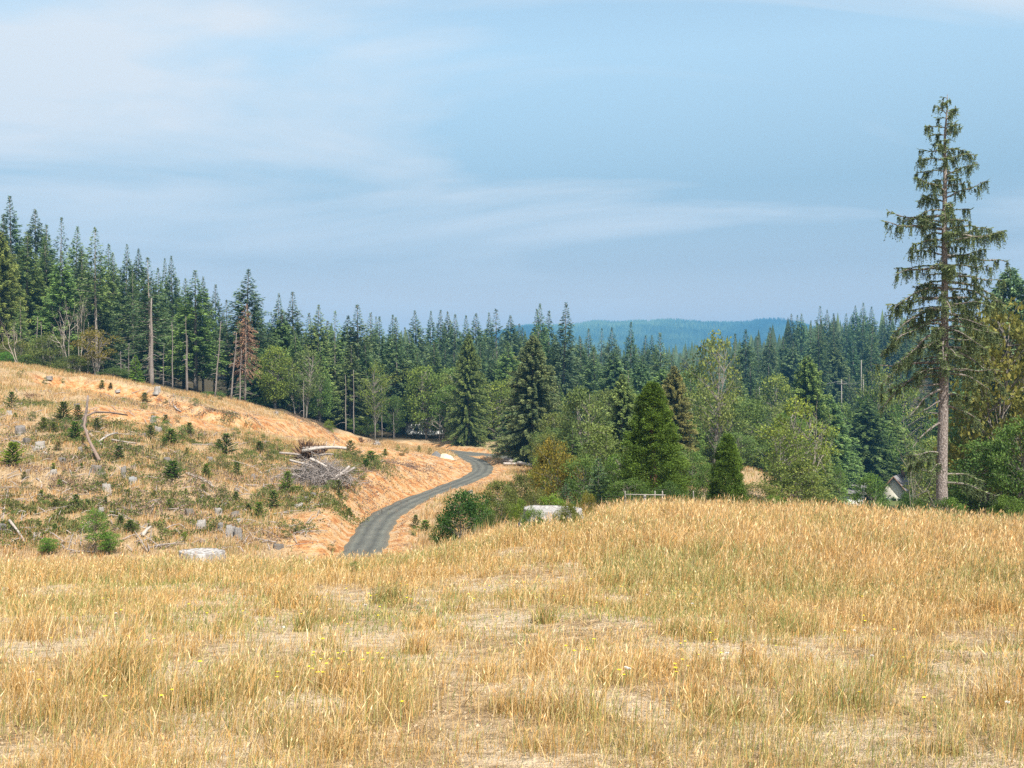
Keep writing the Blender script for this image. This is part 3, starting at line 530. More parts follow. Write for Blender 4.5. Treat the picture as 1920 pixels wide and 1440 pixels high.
for a in (('lt',516,652,75,180,YG,'yellow green broadleaf tree right of the rust coloured dead fir','tree'),
 ('loose',573,652,62,182,(1.2,1.2,1.0),'grey green drooping tree on a thin reddish trunk by the orange bank','tree'),
 ('lt',600,700,50,186,(.85,1.1,.7),'green rounded tree right of the grey green drooping tree','tree'),
 ('loose',704,686,52,196,YG,'slender yellow green tree with pale forked trunks','tree'),
 ('lt',800,684,95,204,(1.35,1.4,.8),'wide yellow green alder crown above the white house','tree'),
 ('lt',845,720,70,200,(1.1,1.3,.8),'light green tree between the yellow green alder and the olive fir','tree'),
 ('lt',740,740,45,204,(.8,1.0,.7),'low green tree near the root wads on the ridge','tree'),
 ('lt',680,780,50,198,(1.1,1.25,.7),'bright green low tree where the ridge meets the forest','tree'),
 ('bush',885,812,55,200,(1.2,1.2,.75),'rounded olive bush beside the upper end of the road','bush'),
 ('lt',1095,723,105,125,(1.25,1.25,1.0),'round pale flowering tree left behind the cedar','tree'),
 ('lt',1035,800,80,135,(.9,1.0,.75),'dark green tree under the shaggy grey green spruce','tree'),
 ('bush',1038,826,85,66,OB,'orange brown tinged bush by the right hand bend of the road','bush'),
 ('bush',1095,860,95,64,(.9,1.1,.7),'green bush between the orange bush and the young fir','bush'),
 ('lt',1130,800,105,72,(1.2,1.2,.85),'olive green willow left of the cedar','tree'),
 ('lt',1160,850,70,60,(.9,1.15,.6),'green willow touching the left side of the cedar','tree'),
 ('bush',1290,845,85,66,(1.0,1.25,.85),'pale green bush right of the cedar foot','bush'),
 ('bush',1325,870,60,62,(1.1,1.3,.85),'light green bush between the cedar and the small dark conifer','bush'),
 ('loose',1337,626,105,140,(1.5,1.35,.9),'thin topped olive pine with a visible grey trunk','tree'),
 ('lt',1360,740,110,150,(1.15,1.2,.85),'olive tree crown below the thin topped pine','tree'),
 ('lt',1400,745,95,160,(1.05,1.15,.8),'grey green tree crown right of the thin topped pine','tree'),
 ('lt',1385,810,80,125,(1.15,1.3,1.0),'pale grey green bush tree above the dry grass knoll','tree'),
 ('loose',1497,757,135,98,(1.7,1.6,.75),'yellow green alder with bare twigs sticking out of its top','tree'),
 ('loose',1470,800,95,95,(1.3,1.3,.7),'left hand loose alder beside the yellow green alder','tree'),
 ('lt',1580,800,95,240,(1.35,1.25,1.0),'grey brown feathery tree right of the yellow green alder','tree'),
 ('lt',1640,830,75,235,(1.0,1.3,.75),'fresh green tree behind the low white building','tree'),
 ('lt',1665,800,90,240,(.9,1.25,.8),'fresh green tree crown on the valley floor','tree'),
 ('lt',1690,845,85,245,(1.3,1.6,.8),'bright green tree behind the grey gabled roof','tree'),
 ('lt',1720,830,80,230,(1.2,1.5,.8),'bright green tree left of the lone spruce trunk','tree'),
 ('loose',1572,872,34,110,(1.2,1.5,.8),'young birch in front of the low white building','tree'),
 ('lt',1636,885,60,105,(.95,1.25,.7),'young green tree between the two houses','tree'),
 ('bush',1700,926,45,90,(.75,1.05,.6),'dense dark green bush in front of the gabled house','bush'),
 ('loose',1528,880,50,105,(.9,1.15,.7),'thin green tree left of the low white building','tree'),
 ('lt',1600,780,90,240,(.9,1.1,.8),'dark green tree crown below the power poles','tree'),
 ('lt',1760,790,90,170,(1.0,1.3,.8),'green tree behind the middle of the lone spruce trunk','tree'),
 ('lt',1875,560,190,66,(1.55,1.15,.75),'large brown tinged tree with orange trunk at the right edge','tree'),
 ('lt',1830,740,110,72,(.8,1.05,.65),'dark broadleaf tree just right of the lone spruce trunk','tree'),
 ('lt',1850,830,150,58,(.75,1.0,.6),'low dark green maple right of the lone spruce foot','tree'),
 ('lt',1915,780,120,56,(.85,1.1,.65),'dark green maple cut off by the right edge','tree'),
 ('lt',1960,640,160,70,(.9,1.0,.7),'broadleaf tree beyond the right edge beside the brown tinged tree','tree'),
 ('bush',30,640,75,160,(1.3,1.05,.75),'brownish shrub at the far left of the grassy rim','bush'),
 ('bush',95,628,85,158,(1.15,1.05,.75),'olive brown shrub on the rim at the left','bush'),
 ('loose',180,615,75,152,OB,'orange leaved madrone with a curved pale trunk on the rim','tree'),
 ('bush',140,668,80,152,(1.0,.95,.65),'low olive shrub at the foot of the orange leaved madrone','bush'),
 ('bush',215,690,60,152,(.8,.95,.7),'low grey green shrub right of the orange leaved madrone','bush'),
 ('bush',12,660,40,156,(.9,1.5,.6),'bright green shrub at the extreme left of the rim','bush'),
 ('bush',55,665,60,156,(.9,1.05,.65),'green shrub between two brownish shrubs on the rim','bush'),
 ('bush',617,788,22,172,(1.5,1.5,.6),'small yellow green shrub on the crest of the orange bank','bush'),
 ('bush',500,745,45,182,(1.0,1.35,.6),'low bright green shrub right of the rust coloured fir foot','bush'),
 ('bush',400,735,50,176,(.8,1.15,.6),'low green shrub left of the rust coloured fir foot','bush'),
 ('bush',240,700,40,152,(.7,.9,.7),'low grey shrub against the dark forest gap','bush')):
    leafy(*a)
for px, ty, w, d, tn, lab in ((826,770,50,196,(1.25,1.2,1.15),'bare pale branched tree left of the olive bush'),(883,765,48,198,(1.2,1.2,1.1),'bare pale branched tree rising from the olive bush'),(935,770,45,196,(1.1,1.1,.95),'leaning sparse pale tree at the upper end of the road'),
        (130,555,40,156,(1.3,1.25,1.15),'left bare white alder on the rim'),(150,548,46,158,(1.25,1.2,1.1),'right bare white alder on the rim'),(32,600,50,154,(1.15,1.05,.95),'bare pale tree at the far left of the rim'),
        (553,668,28,184,(1.15,1.15,1.1),'bare pale tree left of the grey green drooping tree'),(1515,752,50,96,(1.5,1.45,1.3),'bare white twigged top standing out of the yellow green alder'),(1705,800,60,90,(.8,.8,.7),'crooked mossy bare tree left of the lone spruce trunk')):
    g = ground_at(px, d); H = CZ-(ty-720)/F*d-g[2]; e = tree('bare_tree', (bare[rnd.randrange(3)], None), g, H, w*d/F, rnd.uniform(0, 6), bark=tn, H0=10, W0=6); tag(e, lab, 'tree')
leafmini = [leaf_tree_meshes(101+i, H=3, W=2.6, nclump=26, per=34, leaf=.12, stems=3, base=.05, r0=.03) for i in range(2)]

# cedar, young conifers and the hedge of growth behind the field
def cedar_meshes(seed, H=7.5, Rm=1.55):
    rs = np.random.RandomState(seed); tr = MB(); cr = MB(); z = np.linspace(-.2, H*.96, 9); tr.tube(np.c_[.05*np.sin(z), .04*np.cos(z), z], np.linspace(.24, .02, 9), 9); A = []; D = []; S = []; C = []
    for k in range(5): a = rs.uniform(0, 6.28); tr.tube([(0,0,.25*k+.2), (.5*math.cos(a), .5*math.sin(a), .25*k+.45), (1.2*math.cos(a), 1.2*math.sin(a), .25*k+.35)], [.09,.06,.02], 5, cap=False)
    for i in range(620):
        f = rs.uniform(.06, .99); prof = (1-f)**.62*min(1, .62+1.6*f)*1.12; a = rs.uniform(0, 6.28); lob = 1+.13*math.sin(5*a+9*f)+.1*math.sin(3*a-14*f); r_ = Rm*prof*rs.uniform(.62, 1.05)*lob; n_ = 150
        c = np.array([r_*math.cos(a), r_*math.sin(a), f*H]); cs = .26*(.55+.6*prof)*rs.uniform(.7, 1.3); p = c+unit(rs.normal(size=(n_, 3)))*rs.uniform(.1, 1, (n_, 1))**.5*cs*np.array([1.1, 1.1, 1.0]); outv = np.array([math.cos(a), math.sin(a), .55])
        dv_ = unit(rs.normal(size=(n_, 3))*.75+outv); ln = rs.uniform(.05, .13, n_); A.append(p); D.append(dv_*ln[:, None]); S.append(unit(np.cross(dv_, rs.normal(size=(n_, 3))))*(ln*.22)[:, None]); C.append(np.clip(.5+rs.uniform(-.28, .28)+rs.uniform(-.2, .2, n_), 0, 1))
    cr.diam(np.vstack(A), np.vstack(D), np.vstack(S), np.concatenate(C)); return tr.mesh('trunk', BARK, True), cr.mesh('crown', CED)
g = ground_at(1224, 54); H = CZ-(718-720)/F*54-g[2]; e = tree('cedar_tree', cedar_meshes(111), g, H, 3.6, .4, (1.15,1.18,.85), (.9,.55,.42), H0=7.5, W0=3.1)
tag(e, 'dense bright green cedar with a reddish trunk behind the field', 'cedar')
for px, ty, w, d, tn, lab in ((1362,815,80,57,(1.15,1.2,.9),'small dark conifer right of the cedar'),(1120,862,58,58,(1.0,1.15,1.1),'young light fir left of the cedar'),(1060,905,34,56,(.75,.95,.85),'tiny dark fir below the orange brown bush'),(255,668,30,150,(1.6,1.8,1.2),'small bright green fir in the dark gap of the rim')):
    me = cedar_meshes(120, 6, 1.25) if px == 1362 else conifer_meshes(120+px % 7, H=6, Rr=1.6, cb=.03, droop=.3, dens=2.2, jag=.35, up=35, low=-8, twig=.34, tm=CED if px in (1362,255) else FIR, expo=.75)
    g = ground_at(px, d); H = CZ-(ty-720)/F*d-g[2]; e = tree('young_fir', me, g, H, w*d/F, 1, tn, (.8,.8,.8), H0=6, W0=2.9); tag(e, lab, 'conifer')

rm_ = random.Random(77); k_ = 0
for _ in range(400):
    if k_ >= 105: break
    zone_ = rm_.random()
    if zone_ < .62:
        px = rm_.uniform(960, 1790); d = rm_.uniform(95, 250); py = np.interp(d, [95, 150, 250], [835, 770, 700])+rm_.uniform(-25, 35)
        if 1300 < px < 1470 and d < 150: continue
    elif zone_ < .82: px = rm_.uniform(480, 960); d = rm_.uniform(206, 232); py = rm_.uniform(655, 765)
    else: px = rm_.uniform(1440, 1780); d = rm_.uniform(90, 230); py = np.interp(d, [90, 150, 230], [885, 830, 770])+rm_.uniform(-20, 25)
    if 768 < px < 830 and d < 240: continue
    if 1545 < px < 1750 and d < 215: continue
    k_ += 1; g = ground_at(px, d); H = CZ-(py-720)/F*d-g[2]
    if H < 2: continue
    if rm_.random() < .42 and zone_ < .82:
        ms = rm_.choice([fir[0], fir[2], fir[4], droopfir[0], droopfir[1]]); tn = rm_.choice([MG, LG, DG, (1.3,1.35,.8)]); e = tree('fir_tree', ms, g, H, 26*(.5*H/26+.45)*1.3, rm_.uniform(0, 6.28), tn, (.8,.8,.8), W0=26.); tag(e, None, 'conifer', 'trees of the valley between field and forest'); reg(e, 'valley fir', px, py+20, FM)
    else:
        tn = rm_.choice([(1.2,1.3,.75),(1.0,1.25,.7),(1.45,1.35,.85),(1.3,1.15,.8),(.95,1.1,.75),(1.6,1.5,.75),(1.2,1.35,1.0)]); W = min(max(H*.75, 4), 12)*rm_.uniform(.8, 1.2); e = tree('broadleaf_tree', lt[rm_.randrange(3)] if rm_.random() < .7 else loose[rm_.randrange(3)], g, H, W, rm_.uniform(0, 6.28), tn, (1,1,1), H0=10, W0=7); tag(e, None, 'tree', 'trees of the valley between field and forest'); reg(e, 'leafy valley tree', px, py+20, FM)

# ---------------------------------------------------------------- lone spruce
def hero():
    d = 50.0; rs = np.random.RandomState(5); B = ground_at(1765, d); sc = d/F
    def at(px, py): return (px-1765)*sc, CZ-(py-720)*sc-B[2]
    tp = [(1765,970),(1765,900),(1768,820),(1771,740),(1772,640),(1771,540),(1769,440),(1771,340),(1772,260),(1776,215),(1778,176)]
    pts = [(0, 0, -.8)]+[(at(x, y)[0], .1*math.sin(y/90.), at(x, y)[1]) for x, y in tp]; rad = [.40,.30,.265,.245,.225,.19,.155,.125,.09,.06,.035,.012]
    pts = spline(pts, 4); rad = np.interp(np.linspace(0, 1, len(pts)), np.linspace(0, 1, len(rad)), rad)
    tr = MB(); tr.tube(pts, rad, 14); lb = MB(); cr = MB(); Ht = pts[-1][2]
    e = bpy.data.objects.new('spruce_tree', None); COL.objects.link(e); e.location = B
    tag(e, 'lone tall spruce with thin drooping branches rising above everything at the right', 'spruce')
    A = []; D = []; S = []; C = []
    def strand(p, L, c0, lat):
        """hanging twig: short needles set along a drooping line"""
        n_ = max(int(L/.048), 3); s = np.linspace(0, 1, n_)[:, None]; vv = rs.uniform(.2, .9); hz_ = rs.normal(size=3)*np.array([.22, .22, 0]); q = p+(lat*vv+hz_)*s*L*.8+np.array([0, 0, -1.0])*L*(s*(1-vv*.75)+.4*s*s)
        k = np.repeat(q, 2, 0); m_ = len(k); dv_ = unit(lat*.4+np.array([0, 0, -1.])+rs.normal(size=(m_, 3))*.55); ln = rs.uniform(.06, .125, m_)
        A.append(k); D.append(dv_*ln[:, None]); S.append(unit(np.cross(dv_, rs.normal(size=(m_, 3))))*.019); C.append(np.clip(c0+rs.uniform(-.2, .2, m_), 0, 1))
    def limb(z0, az, L, el, curve, fol, bark_c, thick=1.0, top=False):
        x0, y0 = np.interp(z0, pts[:, 2], pts[:, 0]), np.interp(z0, pts[:, 2], pts[:, 1]); n_ = 9; s = np.linspace(0, 1, n_); ca, sa = math.cos(az), math.sin(az); wv = rs.uniform(-.12, .12)
        h = s*L; zz = z0+h*math.tan(el)+curve*L*s*s+rs.uniform(.0, .12)*L*np.maximum(s-.7, 0)*2
        q = np.c_[x0+ca*h-sa*wv*L*s*s, y0+sa*h+ca*wv*L*s*s, zz]; q += np.c_[np.zeros(n_), np.zeros(n_), .03*L*np.sin(s*rs.uniform(6, 12)+rs.rand()*6)]*s[:, None]; lb.tube(q, np.linspace(.038*thick, .009, n_)*(.5+L/3), 5, c=.5, cap=False)
        if fol <= 0: return
        for _ in range(int(L*7.6*fol)+1):
            u0 = rs.uniform(.15, 1)**.75; sd = rs.choice([-1, 1]); lat = unit(np.array([ca*.7-sa*sd, sa*.7+ca*sd, .1])+rs.normal(size=3)*.2); off0 = rs.uniform(.05, .5)*min(L, 2.2)*.42*(1.1-u0*.6); big = rs.uniform(.5, 1.25)*min(1, .4+L/2.6)
            p0 = np.array([np.interp(u0, s, q[:, i]) for i in range(3)]); tip = p0+lat*off0+np.array([0, 0, -.12*off0-.03]); lb.tube([p0, (p0+tip)/2+np.array([0,0,.03]), tip], [.011, .008, .005], 3, cap=False)
            for _k in range(rs.randint(4, 9)): strand(p0+(tip-p0)*rs.uniform(.2, 1), rs.uniform(.18, .62)*big, .42+rs.uniform(-.25, .25), lat*rs.uniform(.05, .5))
        m_ = int(L*42*fol); u = rs.uniform(.08, 1, m_); p = np.stack([np.interp(u, s, q[:, i]) for i in range(3)], 1); sd = rs.choice([-1, 1], m_)[:, None]; dv_ = unit(np.array([ca*.6, sa*.6, .05])+sd*np.array([-sa, ca, 0])*rs.uniform(.4, 1, (m_, 1))+rs.normal(size=(m_, 3))*.22)
        ln = rs.uniform(.12, .32, m_); A.append(p); D.append(dv_*ln[:, None]); S.append(unit(np.cross(dv_, rs.normal(size=(m_, 3))))*.03); C.append(rs.uniform(.5, 1, m_))
    ys = [175, 200, 240, 300, 340, 380, 420, 470, 520, 560, 600, 650, 700, 760]; ws = [4, 20, 38, 52, 62, 76, 98, 100, 96, 104, 104, 112, 112, 96]
    az = 0
    for i in range(112):
        f = (i+rs.rand())/112; py = 182+(700-182)*f**.95; z0 = at(0, py)[1]; az += 2.4+rs.uniform(-.5, .5); W = np.interp(py, ys, ws)*sc*rs.choice([rs.uniform(.3, .7), rs.uniform(.75, 1.12)]); el = np.interp(py, [180, 260, 420, 600, 720], [.8, .35, .18, .12, .05])+rs.uniform(-.2, .22)
        limb(z0, az, max(W, .2), el, rs.uniform(-.55, -.05), rs.uniform(.35, .95) if py < 620 else rs.uniform(.2, .6), 0)
    for px0, py, az_, L, el, cu, fo in ((0,430,math.pi,2.95,.12,-.02,.8),(0,405,2.9,2.6,-.05,.1,.8),(0,440,.15,3.0,-.05,.03,.8),(0,480,.1,3.05,.0,-.15,.9),(0,505,3.2,2.5,.1,-.2,1.0),(0,560,.0,2.7,.15,-.3,1),(0,560,3.1,2.9,.15,-.35,.9),(0,650,.1,2.2,-.05,.03,.7),(0,680,3.0,3.3,.0,-.05,.35),
            (0,580,3.3,2.9,.1,-.6,1.1),(0,600,2.9,3.0,.15,-.75,1.0),(0,625,3.4,2.6,.1,-.8,.9),(0,570,.2,2.7,.1,-.65,1.0),(0,590,-.3,2.6,.1,-.7,1.0),(0,615,.4,2.4,.05,-.7,.9),(0,540,3.2,2.7,.1,-.5,1.1),(0,530,-.1,2.6,.1,-.5,1.1),(0,645,3.0,3.1,.1,-.85,.8),(0,660,-.5,2.6,.1,-.8,.7),(0,690,2.8,3.0,.1,-.9,.6),(0,640,4.2,2.2,.1,-.6,.8),(0,620,5.2,2.2,.1,-.6,.8),(0,700,3.3,1.6,.1,-.1,.9),(0,705,2.6,2.9,.05,-.35,.6),(0,720,3.1,1.6,.0,-.15,0),(0,690,.3,1.6,-.1,.0,0),(0,700,.2,2.5,.1,-.45,.35),(0,750,3.4,1.3,-.2,-.35,0),(0,775,3.0,.9,.0,.02,0),(0,790,3.5,1.9,-.25,-.45,.15),(0,740,-.2,1.5,.1,-.25,1.0),(0,850,3.3,1.7,.25,-.4,1.3),(0,862,2.7,1.5,.2,-.5,1.3),(0,890,.2,2.2,.15,-.3,1.2),(0,905,-.4,2.4,.1,-.35,1.1),(0,870,3.9,1.2,.2,-.5,1.2),(0,760,.3,2.4,-.1,-.3,.4),(0,640,3.4,2.9,.0,-.45,.7),(0,600,-.3,2.5,.0,-.4,.8),(0,665,.6,2.6,.0,-.5,.5),(0,730,3.7,2.6,.0,-.55,.4)):
        limb(at(0, py)[1], az_, L, el, cu, fo*.72, 0, 1.5)
    cr.diam(np.vstack(A), np.vstack(D), np.vstack(S), np.concatenate(C))
    link('trunk', tr.mesh('trunk', HBARK, True), e); link('branches', lb.mesh('branches', HBARK), e); link('crown', cr.mesh('crown', HERO), e, color=(1,1,1))
hero()

# ---------------------------------------------------------------- hillside: stumps, saplings, logs
def stump_mesh(seed, split=0, flare=1.3, m=DEADW, n=22, jag=.05, slope=.12):
    """unit stump: radius ~0.5 at top, height 1; flared fluted base, cracked end grain"""
    rs = np.random.RandomState(seed); mb = MB(); th_ = np.arange(n)/n*2*math.pi
    lob = 1+.10*np.sin(3*th_+rs.rand()*6)+.07*np.sin(5*th_+rs.rand()*6)+.04*np.sin(9*th_+rs.rand()*6)
    top = 1+slope*np.cos(th_+rs.rand()*6)+rs.uniform(-jag, jag, n)+(split*(np.sin(th_*1.0+rs.rand()*6) > .3)*.35)
    rings = []
    for zf, rf_, lf in ((-.3, flare*1.15, 2.2), (0, flare*1.05, 2.0), (.15, 1+.45*(flare-1), 1.5), (.5, 1.02, 1.1), (.93, 1, 1), (1.0, .94, 1)):
        rr = .5*rf_*(1+(lob-1)*lf); zz = zf*top if zf > 0 else np.full(n, zf); rings.append(np.c_[rr*np.cos(th_), rr*np.sin(th_), zz])
    rings.append(np.c_[.25*np.cos(th_), .25*np.sin(th_), top*.5+.5*top.mean()-.02])
    V = np.vstack(rings+[np.array([[0, 0, top.mean()-.04]])]); k = len(rings); i = np.arange(k-1)[:, None]*n; j = np.arange(n)[None]; j2 = (j+1) % n
    F4 = np.stack([i+j, i+j2, i+n+j2, i+n+j], -1).reshape(-1, 4); F3 = [((k-1)*n+q, (k-1)*n+(q+1) % n, k*n) for q in range(n)]
    mb.add(V, F3, F4); return mb.mesh('stump', m)
STM = simple('grey_stump_wood', [(.25, (.09,.075,.065)), (.42, (.25,.225,.205)), (.58, (.40,.375,.35)), (.75, (.62,.59,.56))], 4, bump=.8, stretch=(6,6,1.2), obj=True)
stm = [stump_mesh(s, sp_, fl_, STM) for s, sp_, fl_ in ((1,0,1.2),(2,1,1.4),(3,0,1.1),(4,1,1.2),(5,0,1.5))]
def put_stump(px, py, w, hf, mi, tn, label, lo=55, hi=160):
    p = hit(px, py, lo, hi); W = .88*w*p[1]/F; e = link('tree_stump', stm[mi], None, p-np.array([0, 0, .06]), tuple(.74*c for c in tn)); e.scale = (W, W, W*hf); e.rotation_euler = (rnd.uniform(-.12, .12), rnd.uniform(-.12, .12), rnd.uniform(0, 6.28))
    tag(e, label, 'stump', 'tree stumps on the cleared slope'); return e
LT, DK = (1.15,1.13,1.1), (.6,.57,.55)
for x, y, w, hf, mi, tn, lab in ((150,610,20,.75,0,(.75,.72,.7),'big round grey stump uphill at the far left'),(205,695,15,.95,2,DK,'dark stump, middle one of three left stumps'),(122,692,14,.6,0,(.8,.8,.82),'low blue grey stump, leftmost of three left stumps'),(295,725,19,.8,4,LT,'pale cracked stump, rightmost of three left stumps'),
  (368,203,13,.5,2,(.8,.78,.76),'flat grey stump on the upper grassy rim'),(72,466,10,.7,1,LT,'small pale stump below the dark sapling at far left'),(472,414,12,.6,0,(.8,.8,.8),'small stump left of the leaning grey snag'),(578,412,11,.6,3,DK,'small dark stump just left of the snag top'),
  (602,748,9,1.1,0,(.8,.8,.8),'small upright stump left of the fallen branches'),(462,838,13,.9,1,(.7,.7,.7),'split stump with a dark hollow left of the squat stump'),(205,903,12,.6,2,(.9,.85,.8),'low round stump right of the bright round sapling'),(400,908,13,.6,0,LT,'low pale stump with a seedling behind it'),
  (727,905,20,.85,4,(.72,.68,.64),'squat brown grey stump right below the fallen branches'),(925,938,11,1.7,1,(.8,.8,.78),'tall narrow split stump right of the squat stump'),(1002,882,11,.8,3,(.85,.83,.8),'grey stump above the bluish split stump'),(1000,990,15,.9,1,(1.0,1.08,1.15),'bluish split stump in the middle of the slope'),
  (1257,840,14,1.0,2,(.65,.62,.6),'square cut stump beside a dark sapling'),(1572,818,14,.7,0,(.75,.73,.72),'slanting stump left of the big brush area'),(1068,638,14,.6,2,(.65,.62,.6),'low dark stump under the orange cut bank'),(1145,522,11,1.0,1,(.85,.85,.85),'pale stump among saplings beside the cut bank'),
  (1185,605,15,.75,3,LT,'pale jagged stump right of the low dark stump'),(1178,312,12,1.0,1,LT,'pale broken stump on the skyline rim beside the thick snag'),(805,1042,16,.8,3,LT,'pale splintered stump right of the round dark sapling'),(1255,1136,11,.6,0,(.9,.85,.8),'small low stump above the lower slope'),
  (1676,1166,12,.8,0,(.7,.7,.7),'grey round stump, topmost of the lower right cluster'),(1422,1228,16,1.0,2,(.7,.66,.6),'brown stump standing left of the lower right cluster'),(1640,1228,15,.9,1,LT,'pale split stump at the left of the lower right cluster'),(1762,1244,19,.75,4,(.7,.68,.66),'broad grey stump in the lower right cluster'),
  (1800,1286,17,.5,3,LT,'bleached slab stump in the lower right cluster'),(1510,1342,20,.95,3,(1.15,1.15,1.15),'pale splintered stump, leftmost of the bottom row'),(1648,1330,11,1.2,1,(.8,.8,.82),'narrow stump between two splintered stumps'),(1722,1385,18,1.1,1,(1.0,1.0,1.0),'tall cracked stump in the bottom row'),(1790,1400,16,1.4,0,(.9,.92,.95),'upright blue grey stump, rightmost of the bottom row'),
  (15,1355,15,1.2,0,(.65,.65,.66),'dark grey stump at the left edge'),(758,1216,10,1.3,1,LT,'small pale stump above the leafy young alder'),(1900,950,9,1.2,0,(.8,.8,.82),'thin grey stump beside the brush left of the pile'),(885,294,11,.4,2,LT,'low flat pale stump on the grassy rim'),(1780,1045,11,.8,0,(.85,.8,.75),'brownish stump above the lower right cluster'),(272,1400,16,.7,3,LT,'pale stump nearly hidden in grass left of the young alder')):
    put_stump(x/4, 660+y/4, w, hf, mi, tn, lab)
for x, y, w, hf, mi, tn, lab in ((430,775,12,1.0,2,(.6,.58,.56),'dark stump below the left end of the brush pile'),(380,795,10,.9,0,(.7,.68,.66),'small stump left of the dark stump below the brush pile'),(320,850,18,.4,3,LT,'flat bleached stump slab above the lower orange bank'),(1605,752,15,.7,0,(.75,.73,.72),'grey stump right of the road above the dark round bush'),(1710,885,13,1.3,1,(.9,.9,.92),'leaning grey stump at the right of the dark round bush'),(165,1150,20,.5,2,(.6,.58,.56),'dark low stump in the hollow below the lower orange bank')):
    put_stump(480+x/4, 740+y/4, w, hf, mi, tn, lab, 30)
sap = [conifer_meshes(130+i, H=2.2, Rr=.85, cb=.0, droop=.2, dens=3.4+i*.5, jag=.7, up=60, low=15, twig=.24, tm=CED, expo=.5) for i in range(4)]
scrub = [leaf_tree_meshes(140+i, H=1.6, W=1.9, nclump=30, per=42, leaf=.09, stems=4, base=.0, r0=.02, fm=LEAF) for i in range(3)]
S5 = [(90,435,100,'d'),(10,485,55,'b'),(115,490,35,'b'),(240,520,62,'d'),(325,600,85,'m'),(405,602,62,'m'),(330,245,55,'d'),(155,195,50,'o'),(470,238,42,'o'),(765,272,45,'m'),(830,275,38,'d'),(925,378,42,'m'),(1083,378,68,'d'),(1465,402,52,'d'),(480,520,110,'d'),(590,520,100,'d'),(500,600,90,'m'),(565,660,110,'m'),(600,610,80,'d'),(730,590,72,'d'),(772,535,60,'o'),
 (1160,495,42,'d'),(1240,535,62,'d'),(1180,575,90,'m'),(1130,670,95,'d'),(1285,690,115,'m'),(1245,610,80,'m'),(1235,730,72,'d'),(1370,640,100,'m'),(1420,620,70,'d'),(440,740,62,'d'),(720,725,66,'m'),(100,850,150,'b'),(225,835,62,'m'),(890,815,92,'d'),(612,872,40,'m'),(850,890,38,'m'),(1290,955,130,'d'),(1340,920,80,'d'),(1400,780,52,'m'),(1640,735,64,'d'),(1670,890,110,'d'),(1780,935,84,'d'),(1890,840,84,'m'),
 (1550,945,84,'m'),(180,955,52,'d'),(480,965,64,'d'),(550,965,56,'o'),(755,1010,115,'d'),(445,1010,46,'b'),(1085,1005,52,'o'),(835,1030,60,'d'),(400,880,42,'b'),(200,1060,84,'d'),(310,1100,52,'m'),(960,1075,36,'m'),(1025,1100,56,'m'),(1160,1085,44,'m'),(1225,1080,36,'d'),(1395,1065,36,'m'),(1525,1050,44,'m'),(1685,1100,90,'d'),(1770,1110,64,'m'),(1890,1110,52,'m'),(660,1170,44,'d'),(790,1150,42,'d'),(500,1150,90,'d'),(570,1170,84,'d'),
 (1320,1030,40,'m'),(1480,1145,40,'m'),(1270,1190,64,'m'),(830,1235,50,'m'),(415,1360,64,'m'),(150,1360,64,'m'),(900,1310,80,'d'),(1380,1425,64,'b'),(1360,1258,34,'m'),(980,1350,90,'d'),(1005,1360,60,'o'),(1300,1110,40,'d'),(1860,1205,70,'d'),(1900,1190,70,'d'),(1580,1340,50,'m'),(600,1355,60,'m'),(230,1220,80,'o'),(110,1190,90,'o'),(330,1200,80,'o'),(420,1180,80,'d'),(60,1120,60,'o'),(100,1270,70,'o'),(1240,385,40,'o'),(1330,530,50,'o'),(1080,430,50,'o'),(1660,360,60,'d'),(1540,350,50,'o'),(1870,700,90,'o'),(1760,660,90,'o'),(1700,760,110,'d'),(1500,660,50,'o')]
TN = {'d': (1.0,.98,.9), 'm': (1.4,1.4,.95), 'b': (1.9,1.8,.8), 'o': (1.35,1.15,.95)}
PHS = {'d': 'dark sapling', 'm': 'green sapling', 'b': 'bright sapling', 'o': 'brown scrub bush'}
S6 = [(235,730,115,'m'),(60,800,90,'d'),(20,920,90,'m'),(230,890,110,'d'),(130,850,100,'d'),(970,455,42,'b'),(1060,420,42,'m'),(860,520,100,'m'),(760,520,110,'d'),(700,470,90,'d'),(640,500,90,'o'),(560,720,90,'m'),(620,760,90,'d'),(520,760,80,'d'),(700,905,45,'m'),(1225,435,40,'m'),(60,420,100,'o'),(160,440,90,'o'),(90,500,110,'o'),(30,440,90,'d'),(820,560,80,'d'),(900,560,60,'o'),(1300,450,40,'o'),(560,1180,60,'o'),(1200,1000,80,'d'),(1270,1040,90,'m'),(1180,1060,60,'o'),(250,1080,100,'o'),(300,1040,90,'o'),(1090,460,50,'o'),(1130,440,44,'o'),
      (640,620,110,'o'),(700,600,100,'o'),(760,600,90,'o'),(720,680,100,'o'),(790,640,80,'o'),(660,690,90,'d'),(740,740,80,'o')]
for lst, ox, oy in ((S5, 0, 660), (S6, 480, 740)):
    for i, (x, y, w_, k) in enumerate(lst):
        px, py = ox+x/4, oy+y/4; p = hit(px, py, 40 if ox else 55, 175); W = w_/4*p[1]/F*1.15; ms = (scrub if k == 'o' or i % 5 in (1, 3) else sap)[i % 3]; H0 = 1.6 if ms in scrub else 2.2; W0 = 1.9 if ms in scrub else 1.5
        e = tree('sapling' if k != 'o' else 'scrub_bush', ms, p-np.array([0, 0, .08]), W*rnd.uniform(.8, 1.15), W*rnd.uniform(.9, 1.15), rnd.uniform(0, 6.28), tuple(c*rnd.uniform(.85, 1.15) for c in TN[k]), (.6,.5,.4), H0=H0, W0=W0)
        tag(e, None, 'sapling' if k != 'o' else 'bush', 'young plants on the cleared slope')
        if (x, y) == (100, 850): e['label'] = 'bright round green sapling, brightest plant at the left of the slope'
        else: reg(e, PHS[k], px, py, HM)
